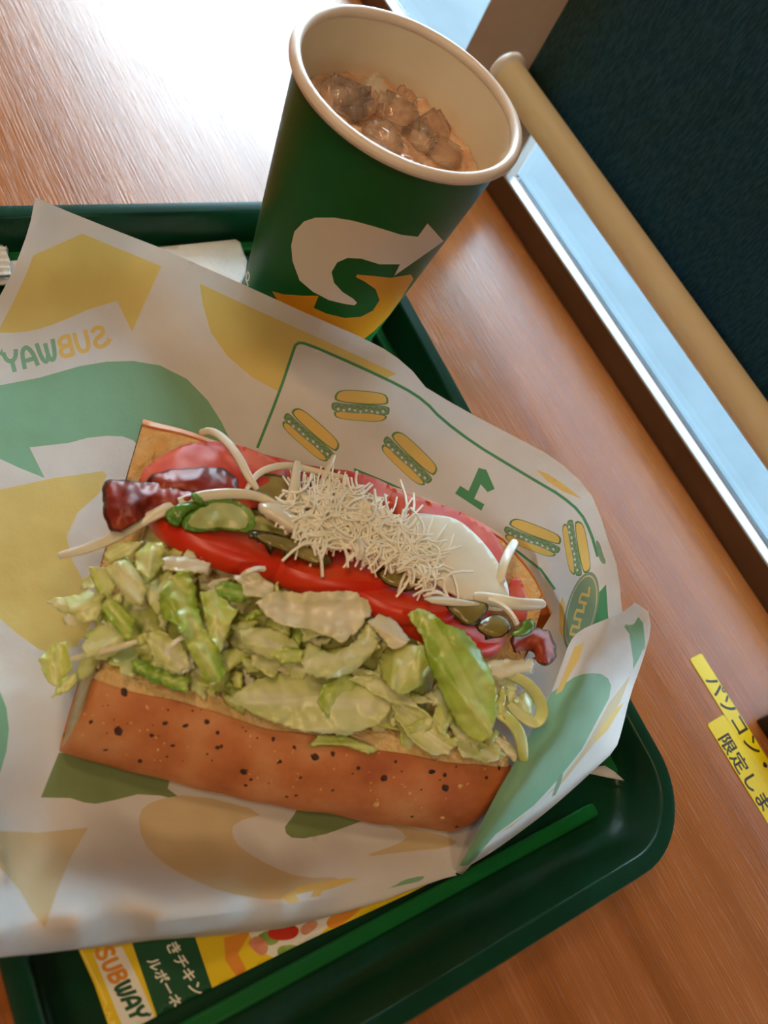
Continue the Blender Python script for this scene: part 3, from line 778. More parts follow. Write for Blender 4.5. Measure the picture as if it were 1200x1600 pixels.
def loft(name, sec, us, mats, parent, fn):
    """closed section sec [(v,z)] swept along us; fn(u, v, z, k) -> point"""
    n = len(sec); v = []; f = []
    for u in us: v += [fn(u, a, b) for a, b in sec]
    for j in range(len(us) - 1):
        for i in range(n): f.append((j * n + i, j * n + (i + 1) % n, (j + 1) * n + (i + 1) % n, (j + 1) * n + i))
    f.append(tuple(reversed(range(n)))); f.append(tuple((len(us) - 1) * n + i for i in range(n)))
    bm = bmesh.new(); bv = [bm.verts.new(tuple(q)) for q in v]
    for q in f: bm.faces.new([bv[i] for i in q])
    bmesh.ops.triangulate(bm, faces=[q for q in bm.faces if len(q.verts) > 4])
    return bmobj(name, bm, mats, parent)
def offset_strip(line, t):
    p = np.array(line, float); out = []
    for i in range(len(p)):
        d = p[min(i + 1, len(p) - 1)] - p[max(0, i - 1)]; d /= np.linalg.norm(d)
        out.append(p[i] + np.array([d[1], -d[0]]) * t)
    return out
roll = empty('sandwich_roll', (0, 0, 0), 'herb flecked bread roll split open lengthwise around the fillings', 'bread')
us = np.r_[np.linspace(0, 0.136, 44), np.linspace(0.138, 0.1482, 9)]
def ffront(u, v, z):
    t = max(0, (u - .136) / .016); k = math.sqrt(max(0.02, 1 - .7 * t * t)) if t > 0 else 1
    bow = -0.0038 * math.sin(math.pi * min(1, max(0, u / .148)))
    zz = 0.009 + (z - 0.009) * (1 + .05 * nz(u * 26, 1.3) + 0.05 * (u / .15) ) * (0.55 + .45 * k)
    vv = 0.03 + (v + bow * (1 - v / .06) - 0.03) * k
    q = 0.0009 * nz(u * 60, v * 60, z * 60)
    ul = u + (0.004 * (z - .01) / .03 if u < .001 else 0)
    return S3(ul - 0.0005, vv + q, zz + q)
crF = smooth([(.034, .0090), (.008, .0090), (.0005, .0110), (-.0012, .0180), (.0010, .0270), (.0060, .0345), (.0110, .0385), (.0150, .0400)], 2, False)
cmF = [(.0150, .0400), (.0185, .0400), (.024, .0370), (.036, .0270), (.060, .0160)]
half = bpy.data.objects.new('front_half', None); col.objects.link(half); half.parent = roll
crustF = loft('crust', [tuple(q) for q in crF] + [tuple(q) for q in offset_strip(crF, .0013)[::-1]], us, CRUST, half, ffront)
inner = offset_strip(crF, .0010)
o = loft('crumb', [tuple(q) for q in inner] + cmF[1:] + [(.060, .0095), (.034, .0095)], us[:-1] + 0.0004, CRUMB, half, ffront)
o['label'] = 'pale cut crumb'
def fback(u, v, z):
    s = np.interp(u, [-.006, 0, .04, .077, .11, .13, .145, .157, .165], [.935, .935, .938, .955, .955, .93, .89, .79, .66])
    q = 0.0010 * nz(u * 55, v * 55, z * 55 + 9)
    vv = .060 + (v - .060) * (s * v - .06) / max(1e-6, v - .06) if v > .07 else v
    return S3(u - .005, vv + q, z + q + .002 * (u / .15))
crB = smooth([(.1170, .0452), (.1205, .0435), (.1250, .0360), (.1275, .0250), (.1250, .0140), (.118, .0098), (.090, .0090)], 2, False)
cmB = [(.090, .0095), (.060, .0095), (.060, .0160), (.085, .0260), (.103, .0385), (.1150, .0448)]
half2 = bpy.data.objects.new('back_half', None); col.objects.link(half2); half2.parent = roll
usb = np.linspace(0, .165, 48)
crustB = loft('crust', [tuple(q) for q in crB] + [tuple(q) for q in offset_strip(crB, .0013)[::-1]], usb, CRUST, half2, fback)
o = loft('crumb', [tuple(q) for q in offset_strip(crB, .0010)] + cmB, usb[:-1] + .0003, TOAST, half2, fback)
o['label'] = 'toasted cut face'
# dark herb flecks baked into the crust
bvh = BVHTree.FromObject(crustF, bpy.context.evaluated_depsgraph_get())
FLECK = mottled('baked_herb_fleck', (44, 18, 10), (74, 30, 14), 200, 0.6)
SEED = mottled('pale_cheese_fleck', (222, 170, 96), (232, 186, 118), 200, 0.5)
def flecks(name, px, mat_, lab):
    bm = bmesh.new()
    for (a, b, s) in px:
        h = bvh.ray_cast(Vector(CC), Vector(ray(a, b)))
        if h[0] is None: continue
        r = bmesh.ops.create_icosphere(bm, subdivisions=2, radius=1)
        rot = h[1].to_track_quat('Z', 'Y').to_matrix() @ Matrix.Rotation(rnd.uniform(0, 6), 3, 'Z')
        sx, sy = s * rnd.uniform(.75, 1.35), s * rnd.uniform(.6, 1.0)
        for q in r['verts']:
            w = 1 + .35 * nz(q.co.x * 2 + a, q.co.y * 2 + b)
            q.co = h[0] + rot @ Vector((q.co.x * sx * w, q.co.y * sy * w, q.co.z * s * .22))
    o = bmobj(name, bm, mat_, half); o['kind'] = 'stuff'; o['label'] = lab
fl = [(185, 1142, 1.9), (194, 1082, 1.5), (134, 1075, .9), (103, 1149, 1.3), (142, 1128, .9), (237, 1149, 1.0), (258, 1130, 1.0), (219, 1189, 1.1), (290, 1134, 1.0), (305, 1100, .9), (323, 1128, 1.1), (340, 1168, .9), (346, 1166, .8),
      (381, 1206, 1.3), (384, 1227, .9), (340, 1145, 1.0), (427, 1155, .8), (438, 1190, 1.0), (492, 1183, 2.0), (460, 1168, .8), (520, 1178, .9), (448, 1245, 1.0), (463, 1243, .9), (600, 1216, 1.5), (618, 1190, .8), (675, 1206, 1.3),
      (695, 1211, 1.1), (696, 1231, 1.6), (714, 1292, .9), (780, 1200, 1.0), (760, 1215, .8), (644, 1276, 1.0), (392, 1218, .8), (560, 1200, .9), (520, 1235, .7), (470, 1215, .8), (165, 1172, .8), (270, 1165, .7)]
fl += [(x, 1060 + (x - 120) * .19 + rnd.random() ** 1.4 * 110, rnd.uniform(.25, .5)) for x in [rnd.uniform(120, 790) for _ in range(46)]]
flecks('herb_flecks', [(a, b, s * .00082) for a, b, s in fl], FLECK, 'dark baked herb flecks')
sd = [(588, 1257, 1.5), (719, 1228, 1.0), (691, 1278, 1.2), (230, 1105, .8), (640, 1240, .8)] + [(x, 1075 + (x - 120) * .19 + rnd.random() * 95, rnd.uniform(.25, .5)) for x in [rnd.uniform(120, 790) for _ in range(60)]]
flecks('cheese_flecks', [(a, b, s * .0008) for a, b, s in sd], SEED, 'pale baked cheese crumbs')

# ------------------------------------------------------------------ fillings
PVv = [0.010, 0.018, 0.030, 0.045, 0.060, 0.075, 0.090, 0.102, 0.112, 0.125, 0.14]
PVz = [0.038, 0.0425, 0.0490, 0.0530, 0.0555, 0.0560, 0.0545, 0.0510, 0.0470, 0.0440, 0.040]
def pile(px, py):                                   # height of the heap where the photo's point falls
    z = .045
    for _ in range(8):
        u, v_ = uv(P(px, py, z))
        e = np.interp(u, [-.03, -.01, .01, .14, .16, .185], [-.030, -.022, -.006, 0, -.006, -.024])
        z = .5 * z + .5 * max(.012, float(np.interp(v_, PVv, PVz)) + e)
    return z
def leafy(name, c1, c2, c3, sss=.25, rough=.32, veins=False):
    m = N(name)
    nf = m.noise(70, detail=4)
    at = m.n('ShaderNodeAttribute'); at.attribute_name = 'grad'
    ad = m.n('ShaderNodeMath', operation='ADD'); m.l(nf, ad.inputs[0]); m.l(at.outputs['Fac'], ad.inputs[1])
    m.l(m.ramp(ad.outputs[0], [(0.28, lin(c1)), (0.5, lin(c2)), (0.72, lin(c3))]), m.b.inputs['Base Color'])
    m.set(Roughness=rough, Specular_IOR_Level=0.5, Subsurface_Weight=sss, Subsurface_Radius=(.004, .004, .0015), Subsurface_Scale=0.6)
    if not veins: return m.m
    w = m.n('ShaderNodeTexWave'); w.inputs['Scale'].default_value = 60; w.inputs['Distortion'].default_value = 9; w.inputs['Detail'].default_value = 3
    m.l(m.coords(), w.inputs[0])
    m.bump(w.outputs['Fac'], .10, .0008)
    return m.m
LEAF_G = leafy('green_lettuce', (150, 182, 66), (184, 206, 98), (210, 222, 138), .25, .27, True)
LEAF_D = leafy('dark_green_lettuce', (116, 160, 54), (154, 188, 80), (188, 208, 116), .25, .27, True)
LEAF_Y = leafy('yellow_green_lettuce', (190, 204, 96), (214, 222, 132), (228, 232, 166), .25, .27, True)
LEAF_P = leafy('pale_lettuce', (208, 216, 136), (226, 230, 164), (238, 238, 192), .25, .27, True)
LEAF_W = leafy('cream_lettuce', (232, 224, 174), (240, 234, 198), (246, 242, 216), .25, .27, True)
TOM = leafy('tomato_flesh', (222, 58, 26), (228, 70, 34), (232, 92, 50), .15, .45)
TOM.node_tree.nodes['Principled BSDF'].inputs['Specular IOR Level'].default_value = .2
TSK = leafy('tomato_skin', (214, 44, 18), (220, 54, 24), (224, 64, 30), .1, .34)
HAM = leafy('salami_slice', (190, 54, 30), (204, 72, 46), (220, 108, 80), .08, .45)
HAM.node_tree.nodes['Principled BSDF'].inputs['Specular IOR Level'].default_value = .2
BAC = leafy('fried_bacon', (112, 30, 16), (150, 48, 26), (182, 84, 54), .1, .42)
BACE = leafy('crisp_bacon_edge', (60, 18, 10), (84, 26, 14), (104, 40, 22), .05, .35)
ONI = leafy('raw_onion', (232, 224, 200), (238, 232, 212), (244, 239, 222), .12, .28)
PEP = leafy('green_pepper', (74, 122, 34), (104, 146, 52), (152, 178, 92), .2, .25)
PEPL = leafy('green_pepper_flesh', (178, 190, 120), (192, 200, 136), (206, 210, 152), .3, .3)
PIC = leafy('pickle_skin', (52, 50, 18), (74, 66, 26), (96, 86, 38), .1, .25)
PICL = leafy('pickle_flesh', (132, 120, 62), (150, 136, 78), (170, 154, 98), .3, .2)
CHE = mottled('shredded_cheese', (254, 250, 230), (255, 253, 240), 200, .5)
SAU = mottled('creamy_dressing', (236, 226, 200), (242, 234, 214), 60, .18, Subsurface_Weight=.2, Subsurface_Radius=(.003, .002, .001), Subsurface_Scale=.5)

def flake(name, outl, mat_, label, cat, dz=0.0, bulge=.003, wav=.0016, wl=26, thick=.0009, grid=6, sm=1, group=None, tilt=(0, 0), edge=None, parent=None, rim=None, fold=0.0, curl=0.0, ruffle=0.0):
    """a thin curved piece: measured outline, own height over the heap, real thickness"""
    seed = rnd.uniform(0, 99)
    ol = smooth(outl, sm) if sm else outl
    o2 = np.array(ol); c = o2.mean(0); ext = np.abs(o2 - c).max()
    regs = []
    if rim:
        regs = [(1, [[ol, [tuple(c + (q - c) * (1 - rim)) for q in o2]]])]
    vv, ff, mi = cdt_sheet(ol, regs, grid, 2.5)
    z0 = pile(*c)
    v = []
    # distance to outline for the bulge
    D = np.min(np.linalg.norm(vv[:, None] - np.array(dens(ol, 4))[None], axis=2), axis=1)
    dm = max(D.max(), 1e-6)
    cov = np.cov((o2 - c).T); ev, evec = np.linalg.eigh(cov); maj = evec[:, 1]; mnr = evec[:, 0]
    wmin = np.abs((o2 - c) @ mnr).max(); wmaj = np.abs((o2 - c) @ maj).max(); grad = []
    for (a, b), d in zip(vv, D):
        zl = .35 * pile(a, b) + .65 * z0
        h = bulge * (1 - (1 - min(1, d / dm)) ** 2)
        w = wav * (nz(a / wl, b / wl, seed) + .5 * nz(a / wl * 2.3, b / wl * 2.3, seed + 3)) * (1.3 - .5 * d / dm)
        if fold: w += fold * math.sin((a * .7 + b * .3) / wl * 1.7 + seed)
        sx_ = ((a - c[0]) * mnr[0] + (b - c[1]) * mnr[1]) / wmin; sy_ = ((a - c[0]) * maj[0] + (b - c[1]) * maj[1]) / wmaj
        w += curl * min(1, wmin / 38) * (sx_ * sx_ + .35 * sx_ - .3) + ruffle * max(0, 1 - d / (dm * .6)) * math.sin(sy_ * 9 + 4 * nz(sy_ * 2, seed) + (sx_ > 0) * 2)
        if curl: w += .0011 * (1 - abs(math.sin(sx_ * 3.2 + 1.2 * sy_ + seed))) ** 1.6
        grad.append(.16 * nz(sy_ * 1.1, sx_ * 1.1, seed) + (.20 * (abs(sx_) ** .5 < .42) if curl else 0) - .10 * (d / dm < .25) * bool(curl))
        v.append(P(a, b, max(.0095, zl + dz + h + w + tilt[0] * (a - c[0]) / 100 + tilt[1] * (b - c[1]) / 100)))
    a, b, c3 = (np.array(v[i]) for i in ff[0])
    if np.cross(b - a, c3 - a) @ (CC - a) < 0: ff = ff[:, ::-1]
    o = pyobj(name, v, ff, mat_ if isinstance(mat_, list) else [mat_], parent, True, mi)
    at = o.data.attributes.new('grad', 'FLOAT', 'POINT'); at.data.foreach_set('value', [float(x) for x in grad])
    s = o.modifiers.new('thickness', 'SOLIDIFY'); s.thickness = thick; s.offset = -1
    if cat: tag(o, label, cat, group)
    return o
def ribbon(name, pts, w, t, mat_, label=None, cat=None, group=None, dz=0.003, twist=.4):
    """a curved strip (onion, lettuce rib) along measured points with height offsets"""
    pp = [P(a, b, max(.0095, pile(a, b) + dz + h)) for a, b, h in pts]
    pp = smooth(pp, 2, False); v = []; f = []; n = len(pp); m = 8
    sd = rnd.uniform(0, 9)
    for i in range(n):
        tg = pp[min(i + 1, n - 1)] - pp[max(i - 1, 0)]; tg /= np.linalg.norm(tg)
        toc = CC - pp[i]; toc /= np.linalg.norm(toc)
        sx = np.cross(tg, toc); sx /= np.linalg.norm(sx); sy = np.cross(sx, tg)
        a0 = twist * math.sin(i / n * 4 + sd); sx, sy = sx * math.cos(a0) + sy * math.sin(a0), sy * math.cos(a0) - sx * math.sin(a0)
        k = (.35 + .65 * math.sin(math.pi * min(1, max(0, (i + .6) / n))) ** .5)
        for j in range(m):
            a = 2 * math.pi * j / m
            v.append(pp[i] + sx * math.cos(a) * w / 2 * k + sy * math.sin(a) * t / 2)
    for i in range(n - 1):
        for j in range(m): f.append((i * m + j, i * m + (j + 1) % m, (i + 1) * m + (j + 1) % m, (i + 1) * m + j))
    f.append(tuple(reversed(range(m)))); f.append(tuple((n - 1) * m + j for j in range(m)))
    o = pyobj(name, v, f, mat_)
    if cat: tag(o, label, cat, group)
    return o

# bed of shredded lettuce that fills the V of the roll
CBv = [.0185, .024, .036, .060, .081, .097, .112]; CBz = [.0408, .0380, .0285, .0180, .0280, .0405, .047]
v = []; f = []; nu, nv = 70, 44
for i in range(nu + 1):
    for j in range(nv + 1):
        u = .006 + .112 * i / nu; vv_ = .020 + .068 * j / nv
        z = float(np.interp(vv_, PVv, PVz)) - .0085 + .0030 * nz(u * 120, vv_ * 120) + .0018 * nz(u * 300, vv_ * 300, 3)
        z += np.interp(u, [.004, .012, .110, .118], [-.010, 0, 0, -.010])
        z = max(z, float(np.interp(vv_, CBv, CBz)) + .0030)
        v.append(S3(u, vv_, z))
k = nv + 1
for i in range(nu):
    for j in range(nv): f.append((i * k + j, (i + 1) * k + j, (i + 1) * k + j + 1, i * k + j + 1))
nb = len(v); v += [np.array([q[0], q[1], min(q[2] - .0004, float(np.interp(uv(q)[1], CBv, CBz)) + .0018)]) for q in v]
for i in range(nu):
    for j in range(nv): f.append((nb + i * k + j, nb + i * k + j + 1, nb + (i + 1) * k + j + 1, nb + (i + 1) * k + j))
for i in range(nu):
    for j in (0, nv):
        q = (i * k + j, (i + 1) * k + j, nb + (i + 1) * k + j, nb + i * k + j); f.append(q if j else q[::-1])
for j in range(nv):
    for i in (0, nu):
        q = (i * k + j, i * k + j + 1, nb + i * k + j + 1, nb + i * k + j); f.append(q if i else q[::-1])
o = pyobj('lettuce_bed', v, f, LEAF_Y)
tag(o, 'chopped lettuce packed in the bottom of the open roll', 'lettuce', None, 'stuff')

# salami, behind
flake('salami_slice', [(215, 756), (224, 733), (240, 720), (275, 699), (305, 690), (351, 690), (397, 702), (428, 719), (452, 730), (440, 780), (380, 800), (300, 790), (240, 790)], HAM, 'red salami slice at the far left, arching over the dark bacon', 'salami', .002, .004, .0012, 40, .0012, 8)
flake('salami_slice', [(395, 706), (440, 716), (490, 729), (560, 737), (600, 752), (640, 778), (610, 830), (540, 830), (440, 800), (405, 760)], HAM, 'middle red salami slice behind the shredded cheese', 'salami', .0005, .004, .0012, 40, .0012, 8)
flake('salami_slice', [(600, 765), (650, 778), (700, 792), (745, 811), (772, 833), (788, 858), (796, 890), (786, 925), (760, 930), (700, 880), (630, 830)], HAM, 'right red salami slice along the back crust beyond the big onion slice', 'salami', .0005, .003, .0012, 40, .0012, 8)
flake('salami_slice', [(796, 905), (812, 900), (822, 925), (826, 965), (810, 975), (792, 945)], HAM, 'small folded salami end beside the rounded end of the roll', 'salami', -.002, .001, .001, 30, .0012, 6)
# bacon
def wavy(pts, amp, step=7):
    out = []
    for i, q in enumerate(dens(pts, step)): out.append(q + np.array([nz(q[0] / 9, q[1] / 9, 1), nz(q[0] / 9, q[1] / 9, 5)]) * amp)
    return out
flake('bacon_rasher', wavy([(228, 752), (236, 742), (270, 733), (320, 729), (350, 730), (366, 742), (376, 768), (350, 782), (290, 778), (245, 768)], 4), [BAC, BACE], 'dark glossy bacon rasher tucked under the arched salami slice', 'bacon', .006, .003, .0013, 22, .0014, 5, 1, rim=.10)
flake('bacon_rasher', wavy([(156, 763), (167, 751), (190, 748), (215, 752), (244, 751), (275, 763), (308, 768), (300, 790), (260, 795), (229, 805), (205, 822), (186, 832), (171, 830), (165, 815), (160, 795)], 5), [BAC, BACE], 'frilled bacon rasher sticking out past the left end of the roll', 'bacon', .012, .003, .0016, 20, .0014, 5, 1, rim=.09, fold=.0012)
flake('bacon_rasher', wavy([(795, 1000), (812, 985), (840, 980), (858, 985), (868, 1008), (870, 1025), (852, 1043), (840, 1036), (834, 1020), (818, 1016), (804, 1020)], 4), [BAC, BACE], 'dark bacon tip sticking out at the right end of the roll', 'bacon', .006, .004, .002, 15, .0016, 5, 1, rim=.12)
# onion
flake('onion_slice', [(640, 800), (670, 803), (711, 808), (742, 832), (773, 868), (793, 908), (797, 940), (786, 958), (750, 950), (700, 925), (650, 890), (620, 840)], ONI, 'big translucent white onion slice at the right of the cheese', 'onion', .0055, .0018, .0004, 60, .0014, 8, 2)
ribbon('onion_strip', [(92, 868, .002), (130, 860, .006), (180, 840, .007), (235, 806, .007), (300, 778, .007), (360, 770, .008), (410, 776, .007), (440, 795, .005)], .0040, .0013, ONI, 'long pale onion strip trailing out over the left end of the roll', 'onion')
ribbon('onion_strip', [(312, 676, .002), (330, 672, .008), (352, 686, .010), (372, 712, .010), (388, 745, .008), (402, 765, .004)], .0032, .0008, ONI, 'thin onion strip curling up over the left salami slice', 'onion')
ribbon('onion_strip', [(464, 722, .014), (461, 755, .010), (455, 780, .006), (446, 805, .002)], .0036, .0018, ONI, 'upright onion sliver at the left of the cheese', 'onion')
ribbon('onion_strip', [(522, 712, .008), (512, 733, .007), (498, 765, .004)], .0022, .0012, ONI, 'short thin onion sliver standing behind the cheese', 'onion')
ribbon('onion_strip', [(385, 765, .004), (405, 735, .007), (450, 725, .008), (500, 738, .007), (545, 748, .005)], .0026, .0010, ONI, 'thin curved onion strand lying along the middle salami slice', 'onion')
ribbon('onion_strip', [(806, 845, .006), (796, 860, .007), (786, 885, .006), (780, 910, .002)], .0040, .0010, ONI, 'onion piece standing between the big onion slice and the right crust', 'onion')
ribbon('onion_strip', [(740, 932, .004), (775, 938, .008), (810, 945, .009), (850, 944, .010)], .0050, .0022, ONI, 'blunt onion strip pointing right past the end of the roll', 'onion')
# pickles
flake('pickle_slice', [(384, 745), (420, 738), (460, 748), (480, 770), (455, 790), (410, 785), (380, 768)], [PICL, PIC], 'olive green pickle slice under the upright onion sliver', 'pickle', .004, .0007, .0008, 20, .0022, 6, 1, rim=.16)
flake('pickle_slice', [(382, 830), (405, 827), (462, 841), (501, 860), (524, 876), (510, 886), (493, 884), (443, 862), (400, 846)], [PICL, PIC], 'dark skinned pickle slice wedged behind the left tomato slice', 'pickle', .0085, .002, .0006, 30, .0026, 5, 1, rim=.22)
flake('pickle_slice', [(585, 890), (620, 884), (652, 890), (662, 905), (650, 925), (620, 920), (595, 910)], [PICL, PIC], 'pickle slice behind the middle tomato slice', 'pickle', .005, .002, .0006, 20, .0022, 5, 1, rim=.15)
flake('pickle_slice', [(690, 941), (720, 936), (745, 938), (766, 944), (758, 962), (735, 982), (712, 966)], [PICL, PIC], 'glossy pickle slice lying over the right end of the third tomato slice', 'pickle', .0095, .002, .0006, 24, .0022, 5, 1, rim=.13)
flake('pickle_slice', [(740, 975), (770, 958), (795, 966), (800, 985), (778, 1000), (750, 990)], [PICL, PIC], 'small pickle slice at the right, below the blunt onion strip', 'pickle', .006, .002, .0006, 24, .002, 5, 1, rim=.13)
# green pepper
flake('pepper_strip', [(256, 801), (272, 790), (292, 784), (322, 783), (330, 790), (300, 796), (288, 806), (280, 822), (266, 816)], PEP, 'bright green pepper strip at the left, nearest the bacon', 'pepper', .010, .0007, .0012, 20, .002, 5)
flake('pepper_strip', [(296, 772), (304, 768), (320, 782), (318, 790), (305, 786)], PEP, 'small dark pepper sliver pointing up behind the bright pepper strip', 'pepper', .012, .001, .0005, 20, .0016, 4)
flake('pepper_strip', [(288, 806), (300, 794), (326, 780), (362, 780), (388, 790), (402, 812), (392, 834), (350, 826), (310, 832), (280, 824)], [PEPL, PEP], 'pale green pepper slice with dark rind behind the left tomato slice', 'pepper', .009, .0007, .0012, 20, .002, 5, 1, rim=.2)
flake('pepper_strip', [(796, 990), (812, 980), (820, 968), (832, 966), (838, 978), (826, 994), (804, 996)], PEP, 'small green pepper curl beside the bacon tip at the right', 'pepper', .011, .002, .001, 14, .0016, 4)
ribbon('pepper_strip', [(425, 800, .003), (470, 818, .004), (500, 830, .003)], .004, .002, PEP, 'green pepper shred under the left part of the cheese', 'pepper')

# tomato slices: real discs
def tomato(front, z, r, lean, yaw, t, label):
    F = P(front[0], front[1], z)
    u3 = np.array([AX[0] * math.cos(yaw) + PV[0] * math.sin(yaw), AX[1] * math.cos(yaw) + PV[1] * math.sin(yaw), 0])
    v3 = np.array([-u3[1], u3[0], 0])
    nn = v3 * math.cos(lean) + np.array([0, 0, math.sin(lean)])
    bb = v3 * math.sin(lean) - np.array([0, 0, math.cos(lean)])
    c = F + bb * r - nn * t * .5
    prof = [(.0001, t / 2), (r * .3, t / 2 * 1.03), (r * .6, t / 2 * 1.0), (r * .88, t / 2 * 1.0), (r * .965, t / 2 * .86), (r, t * .28), (r * 1.012, 0), (r, -t * .28), (r * .965, -t / 2 * .86), (r * .88, -t / 2), (r * .5, -t / 2), (.0001, -t / 2)]
    n = 64; v = []; f = []; mi = []
    for (rr, h) in prof:
        for i in range(n):
            a = 2 * math.pi * i / n; k = 1 + .025 * math.sin(a * 2 + yaw * 9) + .012 * math.sin(a * 5)
            v.append(c + u3 * math.cos(a) * rr * k + bb * min(math.sin(a) * rr * k, .10 * r + .0006 * (rr / r)) + nn * h)
    for j in range(len(prof) - 1):
        for i in range(n):
            f.append((j * n + i, j * n + (i + 1) % n, (j + 1) * n + (i + 1) % n, (j + 1) * n + i))
    T0 = empty('tomato_slice', (0, 0, 0), label, 'tomato')
    q = 4 * n
    bm = bmesh.new()
    o = pyobj('flesh', v, [x for k_, x in enumerate(f) if not (4 * n <= k_ < 8 * n)], TOM, T0)
    o2 = pyobj('skin', v, f[4 * n:8 * n], TSK, T0)
    for o_ in (o, o2):
        b = bmesh.new(); b.from_mesh(o_.data); bmesh.ops.delete(b, geom=[x for x in b.verts if not x.link_faces], context='VERTS')
        bmesh.ops.recalc_face_normals(b, faces=b.faces) if o_ is o else None
        b.to_mesh(o_.data); b.free(); o_.data.polygons.foreach_set('use_smooth', [True] * len(o_.data.polygons))
    return T0
tomato((368, 862), .0610, .0335, math.radians(54), -.06, .0092, 'left tomato slice standing edge up behind the green lettuce')
tomato((536, 908), .0630, .0290, math.radians(54), .16, .0090, 'middle tomato slice just below the cheese')
tomato((652, 955), .0640, .0260, math.radians(54), .10, .0074, 'third tomato slice, tucked under the glossy pickle slice')
tomato((716, 996), .0620, .0270, math.radians(54), -.06, .0078, 'rightmost tomato slice behind the tall green lettuce leaf')

